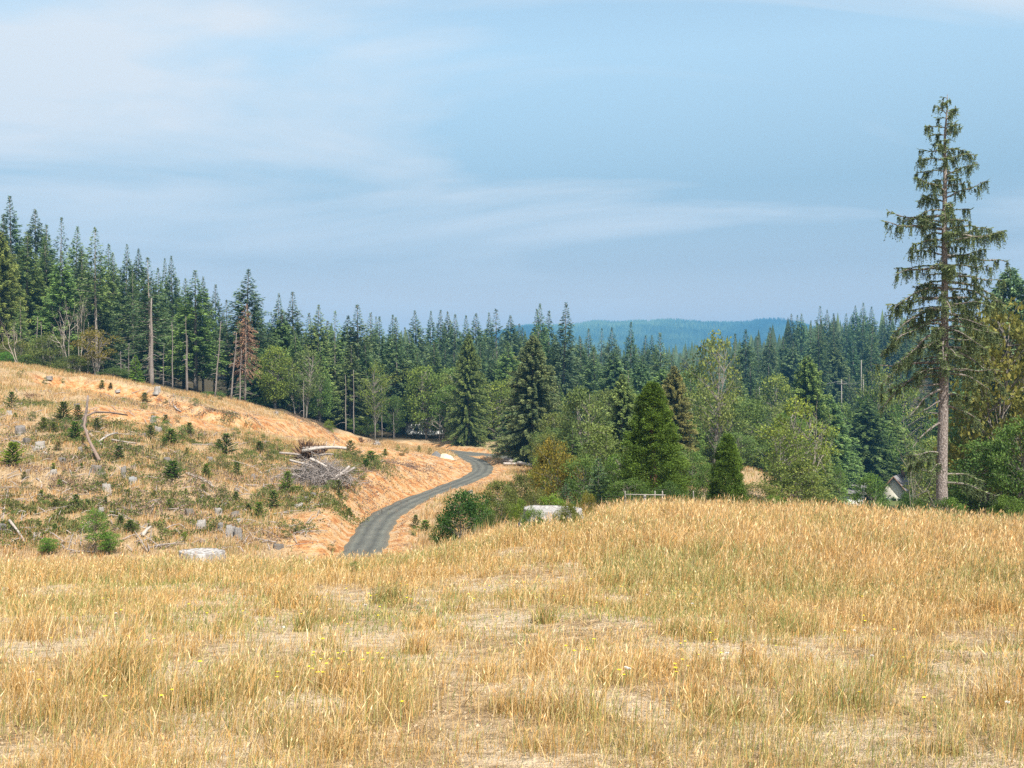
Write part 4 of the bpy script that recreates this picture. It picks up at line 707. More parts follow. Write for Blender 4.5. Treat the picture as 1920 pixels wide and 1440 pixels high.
# the leafy young alder at the bottom of the slope
for px, ty, by, w_, lab in ((180,958,1042,52,'leafy fresh green young alder at the bottom left of the slope'),(205,1000,1040,34,'smaller green shoot right of the leafy young alder'),(90,1010,1040,30,'green weed clump left of the leafy young alder')):
    p = hit(px, by, 56, 120); H = (by-ty)*p[1]/F; e = tree('young_alder', loose[0] if px == 180 else lt[0], p, H*1.05, w_*p[1]/F*1.2, 1, (1.15,1.6,.6), (.8,.7,.6), H0=10, W0=7); tag(e, lab, 'sapling')
def log(p0, p1, r0, r1, label, m=DEADW, tn=(1,1,1), bend=.05, name='log', seed=0, cat='log', k=9):
    p0, p1 = np.array(p0, float), np.array(p1, float); rs = np.random.RandomState(seed); t_ = np.linspace(0, 1, 7)[:, None]; L = np.linalg.norm(p1-p0)
    q = p0+(p1-p0)*t_+np.sin(t_*math.pi)*rs.uniform(-1, 1, 3)*bend*L; o_ = p0.copy(); mb = MB(); mb.tube(q-o_, np.linspace(r0, r1, 7)*(1+rs.uniform(-.08, .08, 7)), k)
    for _ in range(2): j = rs.randint(2, 6); dv_ = unit(rs.normal(size=3)+np.array([0, 0, .6])); mb.tube([q[j]-o_, q[j]-o_+dv_*r0*4], [r0*.3, r0*.12], 4)
    e = link(name, mb.mesh(name, m, True), None, o_, tn); tag(e, label, cat); return e
def slog(x0, y0, x1, y1, r, label, oy=660, ox=0, up0=0, up1=0, tn=(1,1,1), lo=55, name='log', **k):
    a = hit(ox+x0/4, oy+y0/4, lo, 175); b_ = hit(ox+x1/4, oy+y1/4, lo, 175); a[2] += r+up0; b_[2] += r+up1; return log(a, b_, r, r*.5, label, tn=tn, name=name, seed=int(x0+y0), **k)
# leaning grey snag with shattered base
p = hit(158, 805, 70, 160); s_ = p[1]/F; mb = MB(); mb.tube([(0,0,-.3),(.3*s_*4,0,14*s_),(1.2*s_*4,0,40*s_),(1.7*s_*4,0,63*s_)], [.22,.17,.13,.10], 8); mb.tube([(-.35,0,-.2),(-.1,0,1.1),(.25,.05,1.9)], [.13,.1,.02], 5); mb.tube([(1.2*s_*4,0,40*s_),(1.2*s_*4+.05,-.1,62*s_)], [.07,.02], 5)
tag(link('leaning_snag', mb.mesh('leaning_snag', DEADW), None, p, (.62,.56,.54)), 'leaning grey brown snag standing alone on the left slope', 'snag')
slog(610,570,790,735,.16,'grey branch running downhill right from the foot of the leaning snag',tn=(1.1,1.08,1.05),name='fallen_branch')
slog(680,608,1010,645,.11,'long level dead branch right of the leaning snag',tn=(.9,.88,.85),name='fallen_branch',up1=.2)
slog(745,850,955,560,.15,'curved brown dead branch reaching up right from the squat stump',tn=(.75,.6,.52),name='fallen_branch',up0=.3,up1=1.0,bend=.15)
slog(840,690,1030,700,.10,'short grey branch right of the curved brown branch',tn=(1,.97,.95),name='fallen_branch',up0=.3)
slog(740,700,880,660,.12,'pale arched root left of the curved brown branch',tn=(1.2,1.18,1.15),name='fallen_branch',up0=.1,up1=.6,bend=.3)
slog(1398,925,1600,1022,.13,'thin pale log lying downhill on the middle slope',tn=(1.2,1.17,1.1))
slog(1070,1400,1132,1360,.15,'short pale log at the bottom of the slope',tn=(1.3,1.28,1.22),up1=.3)
slog(1150,655,1205,680,.09,'short pale stick below the cut bank saplings',tn=(1.3,1.3,1.2),name='fallen_branch')
slog(1310,432,1360,455,.12,'short grey log lying on top of the cut bank',tn=(1.1,1.1,1.1))
slog(275,960,310,1030,.07,'thin pale stick left of the squat stump',tn=(1.3,1.25,1.2),name='fallen_branch')
slog(70,1350,190,1440,.09,'long pale branch at the lower left corner of the slope',tn=(1.2,1.15,1.1),name='fallen_branch',up0=.6)
slog(20,1420,62,1075,.045,'thin pale dead sapling leaning at the left edge of the slope',tn=(1.3,1.25,1.2),name='dead_sapling',up1=.4,cat='dead sapling')
slog(600,1110,650,1150,.06,'small twig left of the small dark sapling',tn=(1.2,1.1,1),name='fallen_branch')
slog(1020,1215,1170,1245,.06,'thin twig lying across the lower slope',tn=(.9,.8,.75),name='fallen_branch')
slog(1700,770,1720,690,.05,'thin upright dead stick in the brush left of the pile',tn=(1.3,1.2,1.2),name='fallen_branch',up1=.4)
slog(670,1045,750,1015,.06,'thin grey stick left of the round dark sapling',tn=(1,1,1),name='fallen_branch')
slog(330,775,360,785,.14,'short white chunk of wood right of the left stumps',tn=(1.5,1.45,1.4))
slog(0,580,180,660,.13,'pale log left of the brush pile',oy=740,ox=480,tn=(1.15,1.1,1.05))
for i, (px, py, w_) in enumerate(((195,748,30),(335,766,50),(420,775,40),(60,745,20))):   # roots and litter along the top of the cut bank
    p = hit(px, py, 80, 175); mb = MB(); rs = np.random.RandomState(200+i)
    for _ in range(46):
        a = np.array([rs.uniform(-1, 1)*w_*.5*p[1]/F, rs.uniform(-.8, .8), 0]); a[2] = th(p[0]+a[0], p[1]+a[1])-p[2]+rs.uniform(0, .15); dv_ = unit(rs.normal(size=3)*np.array([1.2, .5, .35])); mb.tube([a, a+dv_*rs.uniform(.3, 1.1)], [rs.uniform(.015, .05), .01], 4, cap=False)
    tag(link('root_litter', mb.mesh('root_litter', ROOT), None, p), None, None, kind='stuff')
# ---- brush pile
pc = hit(598, 905, 70, 150); sc_ = pc[1]/F
def pp(px, py, dy=0): return np.array([(px-598)*sc_, dy, (905-py)*sc_])
def wad(px, py, rad, label, seed, base=None, m=ROOT, n=60, loc=None):
    rs = np.random.RandomState(seed); mb = MB()
    for _ in range(n):
        a = rs.uniform(0, 6.28); el = rs.uniform(-.2, 1.4); dv_ = np.array([math.cos(a)*math.cos(el), math.sin(a)*math.cos(el)*.7, math.sin(el)]); q = [np.zeros(3)]
        for _k in range(4): q.append(q[-1]+unit(dv_+rs.normal(size=3)*.35)*rad*rs.uniform(.18, .3))
        mb.tube(q, np.linspace(rad*.09, rad*.012, 5)*rs.uniform(.5, 1.3), 5, cap=False)
    mb.tube([(-.3*rad,0,-.1*rad),(0,0,.15*rad),(.25*rad,.1*rad,.5*rad)], [rad*.32, rad*.3, rad*.16], 9)
    e = link('root_wad', mb.mesh('root_wad', m), None, loc); tag(e, label, 'root wad'); return e
wad(0,0,1.75,'dark upturned root wad on top of the brush pile, left and larger one',301,n=90,loc=pc+pp(568,856,1.2))
wad(0,0,1.1,'smaller jagged root wad right on top of the brush pile',302,n=50,loc=pc+pp(597,850,1.0))
for i, (a, b_, r, lab, tn) in enumerate(((pp(566,847,.2),pp(650,841,-.2),.17,'long pale log lying level across the top of the brush pile',(1.35,1.32,1.28)),(pp(522,851,.5),pp(565,855,.4),.13,'pale log sticking out left of the root wad',(1.0,.95,.9)),
    (pp(545,863,-.4),pp(590,872,-.8),.12,'grey log slanting down the left face of the brush pile',(1.2,1.18,1.15)),(pp(585,860,-.8),pp(617,874,-1.2),.14,'pale short log in the middle of the brush pile',(1.35,1.33,1.3)),
    (pp(617,902,-1.5),pp(658,874,-.8),.16,'pale split log leaning at the right end of the brush pile',(1.25,1.22,1.2)),(pp(640,890,-1.2),pp(668,876,-.8),.11,'short log beside the split log at the right end',(1.1,1.1,1.1)),(pp(565,842,.6),pp(640,840,.6),.12,'second level log just behind the long pale log',(.95,.92,.9)),
    (pp(598,855,.2),pp(625,853,.2),.12,'brown grey log under the long pale log',(.8,.75,.7)),(pp(628,912,-1.6),pp(640,895,-1.4),.08,'small white stick at the lower right foot of the pile',(1.5,1.5,1.45)))):
    log(pc+a, pc+b_, r, r*.7, lab, tn=tn, seed=310+i)
rs = np.random.RandomState(320); mb = MB()
for _ in range(900):
    u, v_ = rs.normal()*.40, rs.uniform(0, 1); cx = 600+u*75; hgt = max(0, 1-(u/1.15)**2)*np.interp(cx, [520, 580, 640, 680], [25, 52, 36, 12]); y_ = rs.uniform(-1.6, 1.6)
    a = pp(cx, 903-hgt*v_*(1-abs(y_)/3.2), y_-.8*(1-v_)); dv_ = unit(rs.normal(size=3)*np.array([1, .7, .55])); L = rs.uniform(.5, 2.4); q = [a, a+dv_*L*.5+rs.normal(size=3)*.08, a+dv_*L+rs.normal(size=3)*.25+np.array([0, 0, -.1])]
    r_ = rs.choice([.012, .02, .03, .05], p=[.35, .35, .22, .08]); mb.tube(q, [r_, r_*.8, r_*.3], 4, cap=False)
tag(link('brush_pile', mb.mesh('brush_pile', DEADW), None, pc, (.95,.92,.92)), 'tangle of grey dead branches heaped on the slope left of the road', 'brush pile', kind='stuff')
mb = MB()
for _ in range(420):   # low grey twigs spreading left and below of the pile
    px = rs.uniform(505, 640); py = rs.uniform(865, 915); p = pp(px, py, 0); p = hit(px, py+rs.uniform(0, 10), 80, 130)-pc+np.array([0, 0, .1]); dv_ = unit(rs.normal(size=3)*np.array([1, .6, .5])+np.array([0, 0, .35])); mb.tube([p, p+dv_*rs.uniform(.4, 1.3)], [.018, .008], 3, cap=False)
tag(link('scattered_twigs', mb.mesh('scattered_twigs', DEADW), None, pc, (.85,.8,.8)), kind='stuff')
for px, py, sd, lab in ((676,826,5,'left root wad on the ridge above the road'),(707,834,6,'right root wad on the ridge above the road'),(518,775,7,'pale broken root on the crest of the orange bank')):
    p = hit(px, py+2, 100, 185); wad(0,0,1.0 if px > 600 else .7,lab,sd,m=ROOT if px < 700 and px > 600 else DEADW,n=36,loc=p)
# logs beside the road junction
for i, (a, b_, r, lab) in enumerate(((( 945,869),(998,879),.28,'long bleached log, front one of the stack beside the road bend'),((948,866),(1000,875),.25,'long bleached log behind the front log beside the bend'),((944,874),(968,874),.2,'short log end at the left of the roadside stack'))):
    A_, B_ = hit(*a, 110, 200), hit(*b_, 110, 200); A_[2] += r*1.6; B_[2] += r*1.6; log(A_, B_, r, r*.8, lab, tn=(1.3,1.28,1.25), seed=330+i, bend=.01)
# gravel heap and pale earth heap by the bend
def heap(px, py, w_, h_, m, label, seed, d=None):
    p = hit(px, py, 120, 190); rs = np.random.RandomState(seed); n_ = 26; th_ = np.arange(n_)/n_*6.283; W = w_*p[1]/F/2; Hh = h_*p[1]/F; rings = []
    for f in (1.15, 1, .8, .58, .35, .15): rr = W*f*(1+.14*np.sin(2*th_+seed)+.08*rs.uniform(-1, 1, n_)); rings.append(np.c_[rr*np.cos(th_), .6*rr*np.sin(th_), Hh*(1-f)**.8*(1+.15*rs.uniform(-1, 1, n_)) if f < 1 else np.full(n_, -.25)])
    V = np.vstack(rings+[[(0, 0, Hh*.97)]]); k = len(rings); i = np.arange(k-1)[:, None]*n_; j = np.arange(n_)[None]; j2 = (j+1) % n_
    mb = MB(); mb.add(V, [((k-1)*n_+q, (k-1)*n_+(q+1) % n_, k*n_) for q in range(n_)], np.stack([i+j, i+j2, i+n_+j2, i+n_+j], -1).reshape(-1, 4)); e = link('earth_heap' if 'earth' in label else 'gravel_heap', mb.mesh('heap', m, True), None, p); tag(e, label, 'heap')
EARTH = simple('pale_earth', [(.3, (.42,.31,.20)), (.7, (.66,.54,.40))], 2, bump=.8); GRV = simple('dark_gravel', [(.3, (.07,.07,.07)), (.7, (.2,.2,.2))], 8, bump=.8)
heap(833,859,36,9,EARTH,'pale earth heap at the inside of the road bend',1); heap(818,855,20,9,GRV,'small dark gravel heap left of the pale earth heap',2)

# ---------------------------------------------------------------- foreground stumps, rocks, bushes
def big_stump(px, py_top, w_, d, name, label, seed, sag=0, left=1.0):
    g = ground_at(px, d); ztop = CZ-(py_top-720)/F*d; W = w_*d/F; H = ztop-g[2]; n_ = 56; rs = np.random.RandomState(seed); th_ = np.arange(n_)/n_*6.283
    bark = fbm(th_*9, th_*0+seed, 3, seed)-.5; rings = []
    for zf in (-.5, -.1, 0, .12, .28, .5, .75, .95, 1.0, 1.0, 1.0):
        k = len(rings); fl_ = 1+.32*left*max(0, (1-max(zf, 0)))**2.2*(1+.5*np.sin(3*th_+1)); rr = W/2*fl_*(1+.10*bark*(1 if k < 9 else .4)+.04*np.sin(4*th_+seed)); topv = H*(1+.035*np.cos(th_+2.5)+.03*bark)
        if k == 9: rr = rr*.93; 
        if k == 10: rr = rr*.5
        z_ = np.where(zf > 0, zf*topv, zf*np.ones(n_)); z_ = z_-(.015 if k == 9 else .04 if k == 10 else 0)*(k > 8); rings.append(np.c_[rr*np.cos(th_), rr*np.sin(th_), z_])
    V = np.vstack(rings+[[(0, 0, H*1.0-.05)]]); k = len(rings); i = np.arange(k-1)[:, None]*n_; j = np.arange(n_)[None]; j2 = (j+1) % n_
    mb = MB(); mb.add(V, [((k-1)*n_+q, (k-1)*n_+(q+1) % n_, k*n_) for q in range(n_)], np.stack([i+j, i+j2, i+n_+j2, i+n_+j], -1).reshape(-1, 4))
    m_ = simple('silver_stump_wood', [(.30, (.06,.05,.045)), (.42, (.24,.215,.20)), (.52, (.34,.32,.305)), (.70, (.50,.485,.47))], 2.6, bump=1.0, stretch=(5,5,.8))
    e = link(name, mb.mesh(name, m_), None, g); tag(e, label, 'stump'); return e
big_stump(1036, 953, 112, 24.5, 'tree_stump', 'wide silvery stump half sunk in the grass at the field edge, centre right', 11)
big_stump(379, 1033, 80, 20.5, 'tree_stump', 'low silvery stump in the grass at the left edge of the field', 14)
def rock(px, py, w_, hf, lo, hi, label, tn, seed):
    p = hit(px, py, lo, hi); rs = np.random.RandomState(seed); n_, k_ = 14, 7; V = []; W = w_*p[1]/F/2
    for a in range(k_+1):
        f = -math.pi/2+math.pi*a/k_
        for b_ in range(n_): t_ = b_/n_*6.283; r_ = 1+.25*(fbm(np.array([a*.8+seed]), np.array([math.cos(t_)*1.5+math.sin(t_)*2.2]), 3, seed)[0]-.5)*2; V.append((W*r_*math.cos(f)*math.cos(t_), W*.7*r_*math.cos(f)*math.sin(t_), W*hf*r_*math.sin(f)+.3*W*hf))
    i = np.arange(k_)[:, None]*n_; j = np.arange(n_)[None]; j2 = (j+1) % n_; mb = MB(); mb.add(V, None, np.stack([i+j, i+j2, i+n_+j2, i+n_+j], -1).reshape(-1, 4)); e = link('rock', mb.mesh('rock', ROCK), None, p, tn); tag(e, label, 'rock')
ROCK = simple('grey_rock', [(.3, (.2,.18,.16)), (.6, (.42,.39,.36)), (.8, (.55,.52,.48))], 6, bump=.8, obj=True)
rock(318,1089,27,.5,14,21,'flat grey rock on bare sand below the left stump',(1,.95,.92),3); rock(845,1030,17,.8,20,30,'pale rock in the grass below the dark round bush',(1.1,1.05,1),4); rock(532,1178,9,.7,8,20,'small white rock on the sand in the middle left',(1.4,1.4,1.35),5)
a, b_ = hit(562,1074,12,22), hit(590,1058,12,26); b_[2] += .15; a[2] += .04; log(a, b_, .045, .05, 'short bleached log lying in the grass below the road', tn=(1.35,1.33,1.3), seed=400, bend=.01, k=7)
def bushat(kind, px, ty, w_, d, tn, label, name='bush'): leafy(kind, px, ty, w_, d, tn, label, 'bush', name, sink=.1)
bushat('bush',866,922,105,44,(.42,.72,.42),'dense dark green round bush right of the road')
bushat('bush',838,975,55,46,(.5,.8,.45),'low dark green bush left under the dark round bush')
bushat('bush',905,945,60,46,(.95,1.1,.6),'olive green bush touching the dark round bush at right')
bushat('bush',935,905,85,56,(1.15,1.0,.75),'brownish brush above the dark round bush, right of the road')
bushat('bush',975,892,75,62,(1.1,.9,.75),'grey brown brush left of the orange brown bush')
bushat('bush',1010,922,60,40,(1.0,.85,.7),'brown brush behind the wide silvery stump')
bushat('bush',945,940,70,38,(.9,.85,.6),'olive brush left of the wide silvery stump')
bushat('bush',975,938,40,30,(1.3,1.4,.6),'yellow green weeds behind the left end of the wide silvery stump')
bushat('bush',1000,972,50,22.5,(1.1,1.3,.6),'low green bramble in front of the left half of the wide silvery stump')
bushat('bush',1066,976,45,22.5,(1.3,1.1,.6),'low brownish bramble in front of the right half of the wide silvery stump')
bushat('bush',1035,930,70,27,(1.2,1.45,.55),'bramble with yellow and red leaves behind the wide silvery stump')
bushat('bush',1102,925,32,26,(1.6,1.1,.55),'reddish topped weed at the right end of the wide silvery stump')
bushat('bush',1180,900,90,50,(.8,1.0,.6),'green undergrowth left of the cedar foot')
bushat('bush',1255,905,60,50,(.6,.8,.5),'dark undergrowth at the cedar foot')
bushat('bush',1420,905,90,70,(1.2,1.05,.7),'olive brown brush on the dry knoll')
bushat('bush',1450,930,60,45,(1.1,1.3,.55),'yellow green weeds at the field edge left of the alder')
bushat('bush',1780,935,70,46,(.9,1.15,.55),'green undergrowth at the foot of the lone spruce')
bushat('bush',1890,930,70,40,(1.0,1.2,.6),'green brambles at the right edge behind the field')
bushat('bush',1722,938,34,60,(.8,1.0,.6),'dark green bush left of the lone spruce foot')
for px, by, w_, hh, tn, lab in ((660,1078,30,26,(.7,1.0,.5),'green leafy weed in the grass below the road'),(785,1158,30,22,(.75,1.1,.45),'broad leaved green dock plant by the pale dead stalks'),(590,1160,26,10,(.6,.8,.45),'low dark green weed on the bare sand'),(1190,1028,46,20,(1.3,.75,.5),'dry brown umbel weed standing in the golden grass')):
    p = hit(px, by, 7, 26); e = tree('weed', leafmini[px % 2], p, hh*p[1]/F, w_*p[1]/F, 1, tn, (.7,.6,.4), H0=3, W0=2.6); tag(e, lab, 'weed')

# ---------------------------------------------------------------- fence, poles, houses, masts
WHP = simple('old_fence_wood', [(.3, (.18,.16,.14)), (.7, (.38,.35,.32))], 8, bump=.3)
def fence():
    d = 34; e = bpy.data.objects.new('wire_fence', None); COL.objects.link(e); g0 = ground_at(1210, d); e.location = g0; tag(e, 'low fence with pale posts and a top rail in front of the cedar', 'fence')
    xs = [(1172,.02),(1209,.05),(1228,.02),(1242,.025),(1300,.02)]; tops = []
    for i, (px, r_) in enumerate(xs):
        g = ground_at(px, d)-g0; ht = CZ-((922 if px != 1209 else 930)-720)/F*d-g0[2]; mb = MB(); mb.tube([g-np.array([0,0,.3]), (g[0], g[1], ht-.02), (g[0], g[1], ht+.03)], [r_, r_, r_*.7], 8); link('post', mb.mesh('post', WHP), e); tops.append(np.array([g[0], g[1], ht]))
    mb = MB(); mb.tube([tops[0]+np.array([0,-.1,-.08]), tops[3]+np.array([.1,-.1,-.1])], .018, 6); link('rail', mb.mesh('rail', WHP), e)
    mb = MB()
    for k in (.35, .6, .85):
        for a_, b_ in zip(tops[:-1], tops[1:]): mb.tube([a_-np.array([0,-.02,k]), (a_+b_)/2-np.array([0,-.02,k+.02]), b_-np.array([0,-.02,k])], .008, 4, cap=False)
    link('wire', mb.mesh('wire', simple('galvanised_wire', [(.3,(.3,.3,.3)),(.7,(.5,.5,.5))])), e)
fence()
POLE = simple('pole_wood', [(.3, (.16,.14,.125)), (.7, (.30,.28,.26))], 6, stretch=(5,5,1))
def pole(px, ty, d, label, arm=True):
    g = ground_at(px, d); H = CZ-(ty-720)/F*d-g[2]; e = bpy.data.objects.new('utility_pole', None); COL.objects.link(e); e.location = g; tag(e, label, 'utility pole')
    mb = MB(); mb.tube([(0,0,-.5),(0,0,H)], [.15,.10], 8); link('pole', mb.mesh('pole', POLE), e)
    if arm: mb = MB(); mb.box((0,-.2,H-1.2),(2.6,.12,.12)); link('crossarm', mb.mesh('crossarm', POLE), e)
    return g+np.array([0,0,H])
pa = pole(1578,711,262,'utility pole with a crossarm before the dark forest on the right'); pb = pole(1615,675,258,'tall bare utility pole right of the crossarm pole',False); pe = pole(1424,725,250,'thin utility pole left of the wide light conifer',False); pd = pole(1619,702,262,'shorter pole just right of the tall bare pole',False)
mb = MB()
for a_, b_ in ((pe, pa), (pa, pb+np.array([0,0,-5]))):
    for off in (-1.2, 1.2): q = [a_+(b_-a_)*t_+np.array([0, off, -.4-4*(.25-(t_-.5)**2)*.7]) for t_ in np.linspace(0, 1, 9)]; mb.tube(q, .015, 4, cap=False)
tag(link('power_line', mb.mesh('power_line', simple('cable', [(0,(.25,.25,.25)),(1,(.35,.35,.35))]))), 'power cables strung between the poles before the forest', 'power line')
WALL = simple('cream_siding', [(.3, (.52,.48,.40)), (.7, (.66,.62,.54))], 3); WHT = simple('white_siding', [(.3, (.60,.60,.58)), (.7, (.74,.74,.72))], 3); ROOF = simple('grey_shingles', [(.3, (.13,.125,.13)), (.7, (.24,.23,.24))], 5, stretch=(1,1,6)); GLS = simple('window_glass', [(.3,(.03,.04,.05)),(.7,(.06,.07,.09))], rough=.2); TRM = simple('brown_trim', [(.3,(.14,.08,.05)),(.7,(.2,.12,.08))])
def house(px, by, d, w_, dp, hw, hr, rz, wallm, label, roofm=ROOF, windows=((-.25,1.6),(.25,1.6)), door=True):
    g = ground_at(px, d); z = CZ-(by-720)/F*d; e = bpy.data.objects.new('house', None); COL.objects.link(e); e.location = (g[0], g[1], z); e.rotation_euler = (0, 0, rz); tag(e, label, 'house')
    z0 = min(g[2]-z, 0)-1
    V = [(-w_/2,-dp/2,z0),(w_/2,-dp/2,z0),(w_/2,dp/2,z0),(-w_/2,dp/2,z0),(-w_/2,-dp/2,hw),(w_/2,-dp/2,hw),(w_/2,dp/2,hw),(-w_/2,dp/2,hw),(0,-dp/2,hw+hr),(0,dp/2,hw+hr)]
    mb = MB(); mb.add(V, [(4,5,8),(6,7,9)], [(0,1,5,4),(1,2,6,5),(2,3,7,6),(3,0,4,7),(4,8,9,7),(5,6,9,8)]); link('wall', mb.mesh('wall', wallm), e)
    mb = MB(); o_ = .5; tk = .18; sl_ = hr/(w_/2)
    for s in (-1, 1):
        A_ = [(0,-dp/2-o_,hw+hr+.03),(s*(w_/2+o_),-dp/2-o_,hw-sl_*o_+.03),(s*(w_/2+o_),dp/2+o_,hw-sl_*o_+.03),(0,dp/2+o_,hw+hr+.03)]; B_ = [(x,y,zz+tk) for x,y,zz in A_]
        mb.add(A_+B_, None, [(0,1,2,3),(7,6,5,4),(0,4,5,1),(1,5,6,2),(2,6,7,3)])
    r_ = link('roof', mb.mesh('roof', roofm), e); mb = MB(); mb.box((w_*.15,dp*.1,hw+hr+.3),(.6,.6,1.4)); link('chimney', mb.mesh('chimney', TRM), r_)
    mb = MB()
    for s in (-1, 1): mb.tube([(0,-dp/2-o_-.03,hw+hr+.1),(s*(w_/2+o_),-dp/2-o_-.03,hw-sl_*o_+.1)], .11, 4)
    link('trim', mb.mesh('trim', TRM), e)
    for fx, zz in windows: mb = MB(); mb.box((fx*w_,-dp/2-.03,zz),(1.1,.08,1.2)); f_ = link('window', mb.mesh('window', WHT), e); mb = MB(); mb.box((fx*w_,-dp/2-.075,zz),(.9,.03,1.0)); link('pane', mb.mesh('pane', GLS), f_)
    for fy in (-.25, .25):
        for s in (-1, 1): mb = MB(); mb.box((s*(w_/2+.03),fy*dp,1.6),(.08,1.1,1.2)); f_ = link('window', mb.mesh('window', WHT), e); mb = MB(); mb.box((s*(w_/2+.075),fy*dp,1.6),(.03,.9,1.0)); link('pane', mb.mesh('pane', GLS), f_)
    if door: mb = MB(); mb.box((0,-dp/2-.04,1.0),(.95,.07,2.0)); link('door', mb.mesh('door', TRM), e)
house(1684,950,205,5.2,8,3.2,3.1,R(-32),WALL,'cream house with a steep grey gabled roof beside the lone spruce')
house(1588,944,190,5.0,6,2.3,1.5,R(70),WHT,'low white building with grey roof at the field edge')
house(1735,956,200,6,6,2.6,1.5,R(65),WHT,'white outbuilding partly hidden left of the lone spruce trunk')
house(791,836,216,7.5,8,5.0,2.0,R(15),WHT,'white house glimpsed through the trees above the road bend',windows=((-.25,1.6),(.25,1.6),(-.25,4.0),(.25,4.0)))

# ---------------------------------------------------------------- distant ridge with its far-off wood
RD = 4200.
rx = np.linspace(-4200, 5200, 320); ry = np.linspace(2500, 5600, 90); RX, RY = np.meshgrid(rx, ry)
sil_px = [-900,-200,300,700,900,975,1040,1078,1112,1150,1185,1240,1285,1300,1350,1405,1440,1480,1530,1700,2100,3000]; sil_py = [668,664,660,652,630,609,607,604,597,601,597,597,599,602,602,598,600,607,618,626,620,640]
crest = (720-np.interp(960+RX/RD*F, sil_px, sil_py))/F*RD
prof = np.where(RY < RD, sstep(2550, RD, RY)**.85, 1-.5*sstep(RD, 5600, RY))
gul = (fbm(RX/420, RY/420, 4, 60)-.5)*120*np.sin(np.clip((RY-2500)/(RD-2500), 0, 1)*math.pi)+(fbm(RX/90, RY/90, 2, 61)-.5)*10
RZ = CZ-14+crest*prof-12+gul+14*(1-prof)*-1+(fbm(RX/160, RY/400, 3, 63)-.5)*26*sstep(3700, 4200, RY)
idx = np.arange(RX.size).reshape(RX.shape); Fq = np.stack([idx[:-1,:-1], idx[:-1,1:], idx[1:,1:], idx[1:,:-1]], -1).reshape(-1, 4)
RM = simple('ridge_forest_floor', [(.35, (.012,.02,.014)), (.65, (.04,.05,.025))], .02)
tag(link('distant_hills', mesh('hills', np.c_[RX.ravel(), RY.ravel(), RZ.ravel()], Fq, RM, None, True)), kind='structure')
def cones(n, xs, ys, zf, h, seed, mat_, name, k=5):
    rs = np.random.RandomState(seed); z = zf(xs, ys); hh = h*rs.uniform(.6, 1.25, n); rr = hh*rs.uniform(.16, .26, n); a = np.arange(k)/k*6.283
    V = np.concatenate([np.stack([xs[:, None]+rr[:, None]*np.cos(a), ys[:, None]+rr[:, None]*np.sin(a), np.repeat(z[:, None]-2, k, 1)], -1), np.stack([xs, ys, z+hh], -1)[:, None]], 1)
    b0 = (np.arange(n)*(k+1))[:, None]; j = np.arange(k)[None]; Fc = np.stack([b0+j, b0+(j+1) % k, b0+k+0*j], -1).reshape(-1, 3)
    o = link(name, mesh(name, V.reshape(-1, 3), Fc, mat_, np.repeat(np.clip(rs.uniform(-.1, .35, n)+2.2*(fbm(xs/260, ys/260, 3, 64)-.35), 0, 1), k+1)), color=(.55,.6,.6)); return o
rs = np.random.RandomState(70)
def ridge_h(x, y):
    i = np.clip((y-ry[0])/(ry[1]-ry[0]), 0, len(ry)-1.001); j = np.clip((x-rx[0])/(rx[1]-rx[0]), 0, len(rx)-1.001); a = i-i.astype(int); b_ = j-j.astype(int); i = i.astype(int); j = j.astype(int)
    return (RZ[i,j]*(1-b_)+RZ[i,j+1]*b_)*(1-a)+(RZ[i+1,j]*(1-b_)+RZ[i+1,j+1]*b_)*a
n_ = 42000; ys_ = rs.uniform(2600, 4350, n_); pxs = np.where(rs.rand(n_) < .75, rs.uniform(900, 1560, n_), rs.uniform(-300, 2300, n_)); xs_ = (pxs-960)/F*ys_
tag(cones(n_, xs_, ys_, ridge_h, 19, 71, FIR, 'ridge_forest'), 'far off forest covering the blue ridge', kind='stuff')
# woods between the valley and the ridge
n_ = 9000; ys_ = rs.uniform(480, 1500, n_); xs_ = rs.uniform(-.75, .75, n_)*ys_
tag(cones(n_, xs_, ys_, lambda x, y: terrain(x, y), 24, 72, FIR, 'valley_forest', 6), 'dark woodland on the low ground before the ridge', kind='stuff')
for px, ty, lab in ((1281,585,'thin radio mast on the blue ridge'),(1419,587,'second thin radio mast at the right end of the ridge')):
    x = (px-960)/F*RD; z = float(ridge_h(np.array([x]), np.array([RD]))[0]); zt = CZ+(720-ty)/F*RD; mb = MB()
    for a_ in range(3): mb.tube([(1.1*math.cos(a_*2.1), 1.1*math.sin(a_*2.1), -2), (.3*math.cos(a_*2.1), .3*math.sin(a_*2.1), zt-z)], .22, 4)
    for zz in np.arange(2, zt-z, 5): mb.box((0,0,zz),(1.3,1.3,.2))
    tag(link('radio_mast', mb.mesh('radio_mast', simple('mast_steel', [(.3,(.3,.3,.32)),(.7,(.4,.4,.42))])), None, (x, RD, z)), lab, 'mast')

